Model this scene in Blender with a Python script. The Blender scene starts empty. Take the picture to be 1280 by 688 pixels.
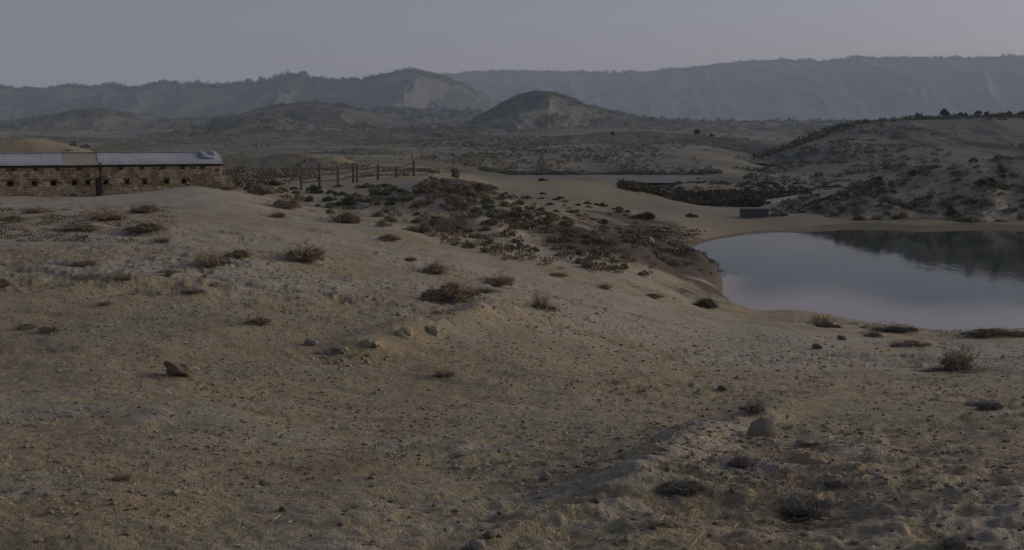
import bpy, bmesh, math, random
import numpy as np
from mathutils import Vector, Matrix

SC = bpy.context.scene
COL = SC.collection
R = math.radians
random.seed(7)
RNG = np.random.default_rng(11)

# ------------------------------------------------------------------ camera
F = 1545.0            # focal length in photo pixels (photo 1280 x 688)
CAMZ = 6.0            # eye height above the pond
PITCH = math.atan((344 - 165) / F)
cam_d = bpy.data.cameras.new('camera')
cam = bpy.data.objects.new('camera', cam_d)
COL.objects.link(cam)
cam_d.sensor_fit = 'HORIZONTAL'
cam_d.sensor_width = 36
cam_d.lens = F / 1280 * 36
cam_d.clip_start = 0.1
cam_d.clip_end = 40000
cam.location = (0, 0, CAMZ)
cam.rotation_euler = (math.pi / 2 - PITCH, 0, 0)
SC.camera = cam

# ------------------------------------------------------------------ light
SUN_ELEV, SUN_AZ = 4.0, 68.0        # degrees; azimuth to the right of the view direction
EXPOSURE = 1.18
SC.view_settings.view_transform = 'Standard'
SC.view_settings.look = 'None'
SC.view_settings.exposure = EXPOSURE
SC.view_settings.gamma = 1
SC.render.engine = 'CYCLES'
SC.cycles.use_denoising = True
SC.cycles.max_bounces = 4
SC.cycles.volume_bounces = 1

world = bpy.data.worlds.new('World')
SC.world = world
world.use_nodes = True
wn = world.node_tree
for n in list(wn.nodes):
    wn.nodes.remove(n)
wo = wn.nodes.new('ShaderNodeOutputWorld')
bg = wn.nodes.new('ShaderNodeBackground')
sky = wn.nodes.new('ShaderNodeTexSky')
sky.sky_type = 'NISHITA'
sky.sun_disc = False
sky.sun_elevation = R(SUN_ELEV)
sky.sun_rotation = R(SUN_AZ)
sky.air_density = 1.0
sky.dust_density = 1.2
sky.ozone_density = 1.6
hs = wn.nodes.new('ShaderNodeHueSaturation')
hs.inputs['Saturation'].default_value = 0.6
tint = wn.nodes.new('ShaderNodeMix')
tint.data_type = 'RGBA'
tint.blend_type = 'MULTIPLY'
tint.inputs['Factor'].default_value = 1.0
tint.inputs['B'].default_value = (0.97, 0.925, 1.33, 1)
wn.links.new(sky.outputs[0], hs.inputs['Color'])
wn.links.new(hs.outputs[0], tint.inputs['A'])
wn.links.new(tint.outputs['Result'], bg.inputs['Color'])
bg.inputs['Strength'].default_value = 0.062
wn.links.new(bg.outputs[0], wo.inputs['Surface'])

sd = bpy.data.lights.new('sun', 'SUN')
sd.energy = 1.1
sd.angle = R(36)
sd.color = (1.0, 0.89, 0.72)
so = bpy.data.objects.new('sun', sd)
COL.objects.link(so)
_a = R(SUN_AZ)
_e = R(SUN_ELEV + 10)
sdir = Vector((math.sin(_a) * math.cos(_e), math.cos(_a) * math.cos(_e), math.sin(_e)))
so.rotation_euler = sdir.to_track_quat('Z', 'Y').to_euler()
so.location = (60, -40, 80)


# ------------------------------------------------------------------ helpers
def ray(px, py):
    u = (px - 640) / F
    v = (py - 344) / F
    c, s = math.cos(PITCH), math.sin(PITCH)
    return u, c - v * s, -s - v * c


def at(px, py, Y):
    dx, dy, dz = ray(px, py)
    t = Y / dy
    return dx * t, Y, CAMZ + dz * t


def _hash(ix, iy, seed):
    h = (ix.astype(np.int64) * 374761393 + iy.astype(np.int64) * 668265263 + seed * 974711) & 0xFFFFFFFF
    h = ((h ^ (h >> 13)) * 1274126177) & 0xFFFFFFFF
    h = (h ^ (h >> 16)) & 0xFFFFFFFF
    return h / 4294967295.0


def vnoise(x, y, seed=0):
    ix, iy = np.floor(x), np.floor(y)
    fx, fy = x - ix, y - iy
    ux = fx * fx * fx * (fx * (fx * 6 - 15) + 10)
    uy = fy * fy * fy * (fy * (fy * 6 - 15) + 10)
    a = _hash(ix, iy, seed)
    b = _hash(ix + 1, iy, seed)
    c = _hash(ix, iy + 1, seed)
    d = _hash(ix + 1, iy + 1, seed)
    return (a + (b - a) * ux) * (1 - uy) + (c + (d - c) * ux) * uy


def fbm(x, y, octv=4, seed=0, lac=2.03, gain=0.5, ridged=False):
    x = np.asarray(x, float)
    y = np.asarray(y, float)
    s = np.zeros_like(x)
    amp, tot = 1.0, 0.0
    for i in range(octv):
        n = vnoise(x * 0.8 - y * 0.6 + i * 17.3, x * 0.6 + y * 0.8 - i * 9.1, seed + i * 31) * 2 - 1
        if ridged:
            n = 1 - 2 * np.abs(n)
        s += n * amp
        tot += amp
        amp *= gain
        x, y = x * lac, y * lac
    return s / tot


def sstep(a, b, x):
    t = np.clip((x - a) / (b - a), 0, 1)
    return t * t * (3 - 2 * t)


def tag(o, label=None, cat=None, group=None, kind=None):
    if label:
        o['label'] = label
    if cat:
        o['category'] = cat
    if group:
        o['group'] = group
    if kind:
        o['kind'] = kind
    return o


def empty(name, loc, rz=0.0):
    o = bpy.data.objects.new(name, None)
    o.empty_display_size = 0.3
    COL.objects.link(o)
    o.location = loc
    o.rotation_euler = (0, 0, rz)
    return o


def link(name, me, parent=None, mat=None, loc=None):
    o = bpy.data.objects.new(name, me)
    COL.objects.link(o)
    if mat is not None:
        me.materials.append(mat)
    if parent is not None:
        o.parent = parent
    if loc is not None:
        o.location = loc
    return o


def np_mesh(name, verts, faces, smooth=True):
    """verts (n,3), faces (m,k) with one k"""
    me = bpy.data.meshes.new(name)
    verts = np.asarray(verts, np.float32)
    faces = np.asarray(faces, np.int32)
    m, k = faces.shape
    me.vertices.add(len(verts))
    me.vertices.foreach_set('co', verts.ravel())
    me.loops.add(m * k)
    me.loops.foreach_set('vertex_index', faces.ravel())
    me.polygons.add(m)
    me.polygons.foreach_set('loop_start', np.arange(0, m * k, k, dtype=np.int32))
    me.polygons.foreach_set('loop_total', np.full(m, k, np.int32))
    me.polygons.foreach_set('use_smooth', np.full(m, smooth, bool))
    me.update(calc_edges=True)
    return me


def grid_faces(nr, nc, wrap=False):
    r = np.arange(nr - 1)[:, None]
    c = np.arange(nc if wrap else nc - 1)[None, :]
    c2 = (c + 1) % nc
    a = r * nc + c
    b = r * nc + c2
    d = (r + 1) * nc + c
    e = (r + 1) * nc + c2
    return np.stack([a, b, e, d], -1).reshape(-1, 4)


# ------------------------------------------------------------------ materials
def new_mat(name):
    m = bpy.data.materials.new(name)
    m.use_nodes = True
    nt = m.node_tree
    b = nt.nodes['Principled BSDF']
    b.inputs['Specular IOR Level'].default_value = 0.15
    return m, nt, b


def N(nt, typ, **kw):
    n = nt.nodes.new(typ)
    for k, v in kw.items():
        if k in n.inputs:
            n.inputs[k].default_value = v
        else:
            setattr(n, k, v)
    return n


def noise(nt, co, scale, detail=4, rough=0.55, dist=0.0):
    n = N(nt, 'ShaderNodeTexNoise')
    n.inputs['Scale'].default_value = scale
    n.inputs['Detail'].default_value = detail
    n.inputs['Roughness'].default_value = rough
    n.inputs['Distortion'].default_value = dist
    nt.links.new(co, n.inputs['Vector'])
    return n.outputs['Fac']


def ramp(nt, val, lo, hi, a=0.0, b=1.0):
    n = N(nt, 'ShaderNodeMapRange')
    n.interpolation_type = 'SMOOTHSTEP'
    n.inputs['From Min'].default_value = lo
    n.inputs['From Max'].default_value = hi
    n.inputs['To Min'].default_value = a
    n.inputs['To Max'].default_value = b
    nt.links.new(val, n.inputs['Value'])
    return n.outputs['Result']


def mixc(nt, fac, a, b):
    n = N(nt, 'ShaderNodeMix')
    n.data_type = 'RGBA'
    for s, v in (('Factor', fac), ('A', a), ('B', b)):
        if isinstance(v, (int, float)):
            n.inputs[s].default_value = v
        elif isinstance(v, tuple):
            n.inputs[s].default_value = (*v, 1)
        else:
            nt.links.new(v, n.inputs[s])
    return n.outputs['Result']


def math_(nt, op, a, b):
    n = N(nt, 'ShaderNodeMath', operation=op)
    for i, v in enumerate((a, b)):
        if isinstance(v, (int, float)):
            n.inputs[i].default_value = v
        else:
            nt.links.new(v, n.inputs[i])
    return n.outputs[0]


def pos(nt, scale=None):
    g = N(nt, 'ShaderNodeNewGeometry')
    if scale is None:
        return g.outputs['Position']
    m = N(nt, 'ShaderNodeMapping')
    m.inputs['Scale'].default_value = scale
    nt.links.new(g.outputs['Position'], m.inputs['Vector'])
    return m.outputs[0]


def bump(nt, b, h, strength=0.5, dist=0.05):
    n = N(nt, 'ShaderNodeBump')
    n.inputs['Strength'].default_value = strength
    n.inputs['Distance'].default_value = dist
    nt.links.new(h, n.inputs['Height'])
    nt.links.new(n.outputs[0], b.inputs['Normal'])


def ground_material():
    m, nt, b = new_mat('dusty_soil')
    p = pos(nt)
    att = N(nt, 'ShaderNodeAttribute')
    att.attribute_name = 'mask'
    sep = N(nt, 'ShaderNodeSeparateColor')
    nt.links.new(att.outputs['Color'], sep.inputs[0])
    crust, brown, veg = sep.outputs[0], sep.outputs[1], sep.outputs[2]
    n_big = noise(nt, p, 0.35, 5, 0.6, 0.4)
    n_mid = noise(nt, p, 2.2, 6, 0.65, 0.3)
    n_sml = noise(nt, p, 14, 5, 0.65)
    n_tiny = noise(nt, p, 60, 4, 0.6)
    n_zone = noise(nt, p, 0.9, 4, 0.6, 0.6)
    tan = mixc(nt, ramp(nt, n_big, 0.36, 0.64), (0.404, 0.313, 0.172), (0.328, 0.279, 0.158))
    tan = mixc(nt, ramp(nt, n_zone, 0.52, 0.66, 0, 0.75), tan, (0.343, 0.239, 0.129))
    tan = mixc(nt, ramp(nt, n_zone, 0.46, 0.34, 0, 0.75), tan, (0.279, 0.265, 0.165))
    tan = mixc(nt, ramp(nt, n_mid, 0.50, 0.66, 0, 0.75), tan, (0.247, 0.179, 0.095))
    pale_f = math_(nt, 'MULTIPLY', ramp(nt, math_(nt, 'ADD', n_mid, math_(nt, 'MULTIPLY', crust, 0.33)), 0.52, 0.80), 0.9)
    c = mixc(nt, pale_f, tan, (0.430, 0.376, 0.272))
    bf = ramp(nt, math_(nt, 'ADD', math_(nt, 'MULTIPLY', brown, 0.8), math_(nt, 'MULTIPLY', n_mid, 0.5)), 0.45, 0.75)
    c = mixc(nt, bf, c, mixc(nt, n_sml, (0.070, 0.047, 0.026), (0.125, 0.088, 0.051)))
    # valley floor: grey olive soil
    c = mixc(nt, att.outputs['Alpha'], c, mixc(nt, ramp(nt, noise(nt, p, 0.05, 5, 0.65, 0.5), 0.4, 0.65), (0.144, 0.132, 0.081), (0.263, 0.234, 0.149)))
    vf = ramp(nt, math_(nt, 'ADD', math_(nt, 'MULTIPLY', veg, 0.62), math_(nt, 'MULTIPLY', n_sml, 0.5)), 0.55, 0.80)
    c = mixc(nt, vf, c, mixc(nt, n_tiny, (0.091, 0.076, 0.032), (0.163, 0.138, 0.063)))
    # grains, litter and specks
    c = mixc(nt, ramp(nt, n_sml, 0.56, 0.70, 0, 0.6), c, (0.180, 0.138, 0.065))
    c = mixc(nt, ramp(nt, n_sml, 0.42, 0.32, 0, 0.4), c, (0.506, 0.441, 0.262))
    c = mixc(nt, ramp(nt, n_tiny, 0.60, 0.70, 0, 0.6), c, (0.133, 0.103, 0.051))
    c = mixc(nt, ramp(nt, n_tiny, 0.36, 0.26, 0, 0.5), c, (0.536, 0.486, 0.316))
    nt.links.new(c, b.inputs['Base Color'])
    b.inputs['Roughness'].default_value = 0.6
    h = math_(nt, 'ADD', math_(nt, 'MULTIPLY', n_mid, 1.0), math_(nt, 'ADD', math_(nt, 'MULTIPLY', n_sml, 0.55), math_(nt, 'MULTIPLY', n_tiny, 0.22)))
    bump(nt, b, h, 1.0, 0.12)
    return m


def hill_material(name, base, pale, dark, sc, darkness=0.5, paleness=0.5, bumpd=0.4, use_attr=False):
    m, nt, b = new_mat(name)
    p = pos(nt)
    n1 = noise(nt, p, sc, 6, 0.6, 0.5)
    n2 = noise(nt, p, sc * 5, 6, 0.65)
    n3 = noise(nt, p, sc * 22, 4, 0.6)
    c = mixc(nt, ramp(nt, n1, 0.52 - 0.1 * paleness, 0.68), base, pale)
    c = mixc(nt, ramp(nt, n2, 0.60 - 0.15 * darkness, 0.66), c, dark)
    c = mixc(nt, ramp(nt, n3, 0.56, 0.66, 0, 0.8), c, dark)
    if use_attr:
        att = N(nt, 'ShaderNodeAttribute')
        att.attribute_name = 'mask'
        sep = N(nt, 'ShaderNodeSeparateColor')
        nt.links.new(att.outputs['Color'], sep.inputs[0])
        wv = math_(nt, 'ADD', math_(nt, 'MULTIPLY', sep.outputs[2], 0.7), math_(nt, 'MULTIPLY', n2, 0.4))
        c = mixc(nt, ramp(nt, wv, 0.42, 0.66), c, dark)
        wp = math_(nt, 'ADD', math_(nt, 'MULTIPLY', sep.outputs[0], 0.6), math_(nt, 'MULTIPLY', n2, 0.4))
        c = mixc(nt, ramp(nt, wp, 0.42, 0.75), c, pale)
    nt.links.new(c, b.inputs['Base Color'])
    b.inputs['Roughness'].default_value = 0.6
    bump(nt, b, math_(nt, 'ADD', n2, math_(nt, 'MULTIPLY', n3, 0.5)), 0.6, bumpd)
    return m


def plant_material(name, a, b_, tip=None):
    m, nt, b = new_mat(name)
    oi = N(nt, 'ShaderNodeObjectInfo')
    p = pos(nt)
    n = noise(nt, p, 9, 3)
    f = math_(nt, 'ADD', math_(nt, 'MULTIPLY', oi.outputs['Random'], 0.5), math_(nt, 'MULTIPLY', n, 0.5))
    c = mixc(nt, ramp(nt, f, 0.25, 0.75), a, b_)
    g = N(nt, 'ShaderNodeNewGeometry')
    if tip:
        c = mixc(nt, ramp(nt, g.outputs['Random Per Island'], 0.6, 0.95), c, tip)
    nt.links.new(c, b.inputs['Base Color'])
    b.inputs['Roughness'].default_value = 0.9
    return m


def simple_mat(name, a, b_, sc, rough=0.9, bumpd=0.02, stretch=None, spec=0.2):
    m, nt, b = new_mat(name)
    p = pos(nt, stretch)
    n = noise(nt, p, sc, 6, 0.65, 0.3)
    n2 = noise(nt, p, sc * 6, 4, 0.6)
    c = mixc(nt, ramp(nt, n, 0.35, 0.68), a, b_)
    c = mixc(nt, ramp(nt, n2, 0.55, 0.75, 0, 0.5), c, tuple(x * 0.5 for x in a))
    nt.links.new(c, b.inputs['Base Color'])
    b.inputs['Roughness'].default_value = rough
    b.inputs['Specular IOR Level'].default_value = spec
    bump(nt, b, math_(nt, 'ADD', n, n2), 0.5, bumpd)
    return m


def water_material(name, col, ripple, shore_col=None):
    m, nt, b = new_mat(name)
    b.inputs['Base Color'].default_value = (*col, 1)
    b.inputs['Roughness'].default_value = 0.06
    b.inputs['IOR'].default_value = 1.333
    b.inputs['Specular IOR Level'].default_value = 0.5
    p = pos(nt, (1, 0.45, 1))
    if shore_col:
        att = N(nt, 'ShaderNodeAttribute')
        att.attribute_name = 'offshore'
        nt.links.new(mixc(nt, att.outputs['Fac'], shore_col, col), b.inputs['Base Color'])  # base colour gets paler towards the near shore
        b.inputs['Specular IOR Level'].default_value = 0.03
    h = math_(nt, 'ADD', noise(nt, p, 2.2, 3, 0.5, 0.3), math_(nt, 'MULTIPLY', noise(nt, p, 0.35, 2), 2.0))
    bump(nt, b, h, ripple, 0.02)
    return m


M_ground = ground_material()
M_hillnear = hill_material('saltbush_hill_soil', (0.33, 0.275, 0.170), (0.48, 0.42, 0.29), (0.095, 0.08, 0.055), 0.5, 0.5, 0.7, 0.08)
M_hillmid = hill_material('bare_hill_soil', (0.126, 0.122, 0.074), (0.184, 0.175, 0.109), (0.068, 0.070, 0.040), 0.05, 0.65, 0.4, 0.5, True)
M_mound = hill_material('scrub_mound_soil', (0.130, 0.129, 0.084), (0.179, 0.176, 0.117), (0.067, 0.072, 0.044), 0.012, 0.5, 0.5, 2.0, True)
M_ridge = hill_material('far_ridge_rock', (0.080, 0.082, 0.061), (0.112, 0.111, 0.081), (0.053, 0.060, 0.040), 0.004, 0.6, 0.4, 8.0, True)
M_water = water_material('pond_water', (0.042, 0.056, 0.043), 0.25, (0.36, 0.32, 0.27))
M_lake = water_material('lake_water', (0.20, 0.185, 0.155), 0.5)
M_lake.node_tree.nodes['Principled BSDF'].inputs['Specular IOR Level'].default_value = 0.06
M_lake.node_tree.nodes['Principled BSDF'].inputs['Roughness'].default_value = 0.5
M_lake.node_tree.nodes['Principled BSDF'].inputs['IOR'].default_value = 1.2
M_brown_leaf = plant_material('dry_brown_twiglets', (0.179, 0.137, 0.089), (0.313, 0.247, 0.152), (0.508, 0.422, 0.283))
M_olive_leaf = plant_material('olive_twiglets', (0.150, 0.149, 0.083), (0.254, 0.244, 0.143), (0.389, 0.362, 0.236))
M_reed = plant_material('dry_reed', (0.103, 0.090, 0.059), (0.173, 0.150, 0.097), (0.248, 0.226, 0.162))
M_darkreed = plant_material('dark_reed', (0.055, 0.046, 0.028), (0.095, 0.078, 0.047), (0.14, 0.118, 0.075))
M_grey_leaf = plant_material('grey_twiglets', (0.138, 0.125, 0.098), (0.222, 0.202, 0.166), (0.324, 0.300, 0.252))
M_twig = plant_material('dead_twigs', (0.223, 0.168, 0.108), (0.342, 0.266, 0.173), (0.596, 0.502, 0.350))
M_darkleaf = plant_material('dark_foliage', (0.091, 0.103, 0.064), (0.155, 0.163, 0.096))
M_bark = simple_mat('bark', (0.07, 0.055, 0.04), (0.11, 0.085, 0.06), 6)
M_stone = simple_mat('stone', (0.20, 0.165, 0.125), (0.27, 0.235, 0.19), 9, bumpd=0.02)
M_clod = simple_mat('yellow_earth_clod', (0.25, 0.205, 0.12), (0.36, 0.30, 0.185), 7, bumpd=0.03)
M_domestone = simple_mat('tan_stone', (0.20, 0.168, 0.115), (0.26, 0.222, 0.155), 7, bumpd=0.015)
M_darkclod = simple_mat('brown_earth_clod', (0.13, 0.10, 0.065), (0.21, 0.165, 0.105), 9, bumpd=0.03)
M_darkstone = simple_mat('dark_stone', (0.10, 0.078, 0.056), (0.16, 0.125, 0.09), 12, bumpd=0.02)
M_wood = simple_mat('grey_wood', (0.106, 0.083, 0.060), (0.175, 0.144, 0.110), 8, stretch=(4, 4, 0.6))
M_darkwood = simple_mat('dark_wood', (0.035, 0.022, 0.014), (0.06, 0.038, 0.024), 8, stretch=(4, 4, 0.6))
M_wire = simple_mat('rusty_wire', (0.06, 0.045, 0.035), (0.10, 0.07, 0.05), 20)
M_masonry = simple_mat('earth_mortar', (0.200, 0.144, 0.078), (0.300, 0.226, 0.127), 3, bumpd=0.04)
M_roof = simple_mat('pale_roof_sheet', (0.40, 0.39, 0.385), (0.48, 0.47, 0.465), 1.1, rough=0.6, bumpd=0.01, spec=0.4)
M_rooftan = simple_mat('earth_roof', (0.30, 0.265, 0.20), (0.37, 0.33, 0.25), 3)
M_concrete = simple_mat('dark_concrete', (0.085, 0.085, 0.082), (0.14, 0.138, 0.13), 4)
M_white = simple_mat('whitewash', (0.55, 0.53, 0.50), (0.65, 0.63, 0.60), 2)
M_gravel = simple_mat('gravel_clods', (0.20, 0.155, 0.105), (0.36, 0.30, 0.225), 3.0, bumpd=0.01)

# stones of the wall: each stone its own tone
M_wallstone, _nt, _b = new_mat('rubble_stone')
_g = N(_nt, 'ShaderNodeNewGeometry')
_p = pos(_nt)
_n = noise(_nt, _p, 1.1, 4, 0.6)
_c = mixc(_nt, _g.outputs['Random Per Island'], (0.437, 0.316, 0.172), (0.580, 0.506, 0.305))
_c = mixc(_nt, ramp(_nt, _n, 0.50, 0.62, 0, 0.85), _c, (0.310, 0.199, 0.097))
_c = mixc(_nt, ramp(_nt, noise(_nt, _p, 9, 4), 0.55, 0.75, 0, 0.6), _c, (0.115, 0.077, 0.041))
_nt.links.new(_c, _b.inputs['Base Color'])
_b.inputs['Roughness'].default_value = 0.6

# ------------------------------------------------------------------ terrain function
CP = []          # control points x, y, z


def cpix(px, py, Y):
    CP.append(at(px, py, Y))


def cz(px, Y, z):
    CP.append(((px - 640) / F * Y / math.cos(PITCH) if False else (px - 640) / F * Y, Y, z))


for px in (-260, 100, 450, 800, 1150, 1540):
    cz(px, 2.5, 4.02)
    cz(px, 6, 3.915)
# left slope
for px, prof in {
    -260: [(10, 3.68), (15, 3.58), (24, 3.5), (40, 3.45), (58, 3.1), (70, 2.3), (90, 2.2)],
    -100: [(10, 3.68), (15, 3.56), (24, 3.46), (40, 3.38), (58, 3.05), (68, 2.3), (90, 2.2)],
    100: [(10, 3.67), (15, 3.54), (24, 3.42), (40, 3.28), (58, 2.98), (68, 2.2), (88, 2.2)],
    250: [(10, 3.65), (15, 3.48), (24, 3.35), (40, 3.28), (52, 3.44), (60, 3.38), (69, 2.5), (86, 2.3)],
    420: [(10, 3.60), (15, 3.33), (24, 3.02), (36, 2.92), (47, 2.75)],
    640: [(10, 3.55), (15, 3.15), (24, 2.55), (32, 2.15)],
    880: [(10, 3.48), (15, 2.90), (24, 1.80), (33, 0.98)],
    1150: [(10, 3.42), (15, 2.75), (20, 2.10), (28, 1.10), (34, 0.42), (36.2, 0.17), (38.5, -0.10), (43, -0.7)],
    1300: [(10, 3.42), (15, 2.75), (20, 2.12), (28, 1.12), (34, 0.40), (36.4, 0.17), (38.5, -0.10), (43, -0.7)],
    1540: [(10, 3.45), (15, 2.85), (20, 2.2), (28, 1.3), (34, 0.55), (36.6, 0.2), (39, -0.1), (43, -0.7)],
}.items():
    for Y, z in prof:
        cz(px, Y, z)
for p in [(340, 248, 59), (400, 268, 50), (450, 276, 46), (500, 286, 42),
          (330, 236, 74), (400, 258, 60), (400, 238, 71), (470, 240, 66), (440, 228, 74), (520, 221, 78), (480, 262, 55),
          (560, 222, 66), (600, 234, 61), (640, 255, 55), (700, 284, 50), (760, 304, 48), (800, 320, 47), (540, 250, 56), (600, 272, 49),
          (500, 290, 41), (560, 310, 38), (640, 334, 35), (720, 354, 34.5), (800, 369, 35.5), (870, 384, 37.5),
          (560, 285, 46), (680, 305, 44)]:
    cpix(*p)
# brown spit, its shore and the pond bed
for px, Y, z in [(850, 44, 0.62), (850, 50, 0.5), (800, 56, 0.62), (790, 66, 0.6), (840, 58, 0.30), (885, 44.5, 0.24), (893, 49, 0.1), (872, 60, 0.05), (905, 41.5, 0.14),
                 (860, 64, 0.04), (920, 46, -0.45), (915, 52, -0.5), (900, 62, -0.35), (960, 43.5, -0.4), (1000, 40.6, 0.02),
                 (1000, 55, -0.9), (1150, 55, -1.0), (1300, 55, -1.0), (1540, 55, -1.0), (930, 66, -0.3),
                 (1000, 69, -0.45), (1150, 69, -0.5), (1300, 69, -0.5), (1540, 69, -0.5)]:
    cz(px, Y, z)
for p in [(885, 300, 68.2), (920, 294, 71.8), (1000, 290.5, 74), (1150, 289.5, 74.4), (1300, 289.5, 74.4), (1540, 289.5, 74.4)]:
    CP.append((at(*p)[0], p[2], 0.02))
for px, Y, z in [(920, 80, 0.25), (1000, 80, 0.3), (1150, 80, 0.32), (1300, 80, 0.32), (1540, 80, 0.32), (1000, 88, 0.42), (1150, 88, 0.45), (1300, 90, 0.45), (1540, 90, 0.45),
                 (960, 100, 0.15), (1150, 110, 0.2), (1400, 110, 0.2)]:
    cz(px, Y, z)
# sandy promontory and what lies behind
for p in [(740, 226, 110), (660, 223, 104), (600, 222, 100), (680, 250, 80), (760, 258, 80), (840, 262, 84), (900, 266, 88), (800, 243, 97), (850, 253, 97),
          (780, 280, 70), (840, 281, 72), (640, 240, 86), (620, 262, 68), (720, 270, 66), (560, 218, 92), (800, 232, 108)]:
    cpix(*p)
for px, Y, z in [(800, 118, 0.2), (850, 103, 0.15), (900, 100, 0.1), (900, 120, 0.1), (980, 115, 0.1), (700, 132, 0.55), (620, 132, 1.0), (760, 140, 0.25), (860, 140, 0.2),
                 (660, 152, -0.35), (760, 158, -0.6), (860, 158, -0.5), (760, 168, -0.5), (660, 166, -0.35), (860, 168, -0.4), (940, 160, 0.0), (1060, 160, -0.1),
                 (680, 178, 0.35), (780, 178, 0.35), (880, 178, 0.4), (960, 190, -0.4), (1000, 200, -1.2), (1200, 200, -1.4), (1100, 300, -1.5),
                 (470, 98, 2.9), (300, 95, 2.6), (300, 130, 2.7), (120, 115, 3.2), (-80, 115, 3.6), (420, 130, 2.6), (540, 140, 1.9), (540, 170, 1.7),
                 (680, 260, 2.7), (780, 260, 2.6), (880, 260, 2.3), (720, 400, 5.2), (840, 400, 5.0), (560, 260, 2.4), (560, 400, 3.6),
                 (300, 220, 2.2), (300, 420, 3.0), (60, 220, 2.6), (60, 420, 3.0), (-200, 220, 3), (-200, 420, 3),
                 (1000, 420, 0.5), (1250, 420, 0.5), (1500, 420, 3.0)]:
    cz(px, Y, z)
for px in (-200, 200, 600, 900, 1200, 1500):
    for Y, yy in ((800, 168), (1500, 161), (3000, 153), (6000, 150), (9000, 149)):
        cpix(px, yy, Y)
CP = np.array(CP)


def polar(x, y):
    r = np.hypot(x, y)
    th = np.arctan2(x, y)
    return th, np.log(np.maximum(r, 2.5))


KTH = 4.5
_th, _lr = polar(CP[:, 0], CP[:, 1])
_P = np.stack([_th * KTH, _lr], 1)


def _phi(d2):
    return np.where(d2 > 1e-12, d2 * np.log(np.maximum(d2, 1e-12)), 0) * 0.5


_n = len(_P)
# height is interpolated as drop below the eye over distance ("slope"), which keeps near and far at one scale
_val = (CAMZ - CP[:, 2]) / np.exp(_lr)
_d2 = ((_P[:, None] - _P[None]) ** 2).sum(-1)
_A = np.zeros((_n + 3, _n + 3))
_A[:_n, :_n] = _phi(_d2) + np.eye(_n) * 1e-5
_A[:_n, _n] = 1
_A[:_n, _n + 1:] = _P
_A[_n:, :_n] = _A[:_n, _n:].T
_W = np.linalg.solve(_A, np.concatenate([_val, np.zeros(3)]))


def tps(x, y):
    shp = np.shape(x)
    x = np.ravel(x).astype(float)
    y = np.ravel(y).astype(float)
    th, lr = polar(x, y)
    thc = np.clip(th, -0.56, 0.56)
    out = np.empty_like(x)
    for s in range(0, len(x), 60000):
        q = np.stack([thc[s:s + 60000] * KTH, lr[s:s + 60000]], 1)
        d2 = ((q[:, None, 0] - _P[None, :, 0]) ** 2 + (q[:, None, 1] - _P[None, :, 1]) ** 2)
        out[s:s + 60000] = _phi(d2) @ _W[:_n] + _W[_n] + q @ _W[_n + 1:]
    z = CAMZ - out * np.exp(lr)
    back = sstep(0.56, 1.3, np.abs(th))
    z = z * (1 - back) + back * (4.0 - 0.2 * np.minimum(np.exp(lr) / 100, 10))
    return z.reshape(shp)


GRID_R = GRID_T = None
ROUGH = []       # x, y, rx, ry : cloddy, crusted ground
MOUNDS = []      # x, y, sx, sy, h : raised ground under shrubs, berms and banks


def gz0(x, y):
    """broad relief"""
    x = np.asarray(x, float)
    y = np.asarray(y, float)
    z = tps(x, y)
    r = np.hypot(x, y)
    dry = sstep(-0.05, 0.5, z)
    near = 1 - sstep(90, 200, r)
    z = z + near * dry * (0.12 * fbm(x / 9, y / 9, 2, 3) + 0.07 * fbm(x / 3.1, y / 3.1, 2, 5))
    far = sstep(180, 500, r)
    z = z + far * np.minimum(r * 0.0055, 12) * fbm(x / 70, y / 150, 4, 9)
    return z


def hummock(x, y):
    """0..1 where the saltbush hummock stands"""
    q = ((x + 1.5) * 0.6 + (y - 54) * 0.12)
    a = np.exp(-(((x - (-2.0 + (58 - y) * 0.42)) / 6.5) ** 2 + ((y - 53) / 9.5) ** 2) ** 2)
    return a


_MA = [None]


def near_mounds(x, y):
    if not MOUNDS:
        return []
    if _MA[0] is None or len(_MA[0]) != len(MOUNDS):
        _MA[0] = np.array(MOUNDS)
    A = _MA[0]
    if x.size > 6000:
        return MOUNDS
    if x.size == 1:
        k = (np.abs(x.ravel()[0] - A[:, 0]) < 3.5 * A[:, 2]) & (np.abs(y.ravel()[0] - A[:, 1]) < 3.5 * A[:, 3])
    else:
        u = x.ravel() / np.maximum(y.ravel(), 1e-3)
        k = (A[:, 0] > u.min() * A[:, 1] - 3.5 * A[:, 2] - A[:, 3]) & (A[:, 0] < u.max() * A[:, 1] + 3.5 * A[:, 2] + A[:, 3])
    return A[k].tolist()


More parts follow.
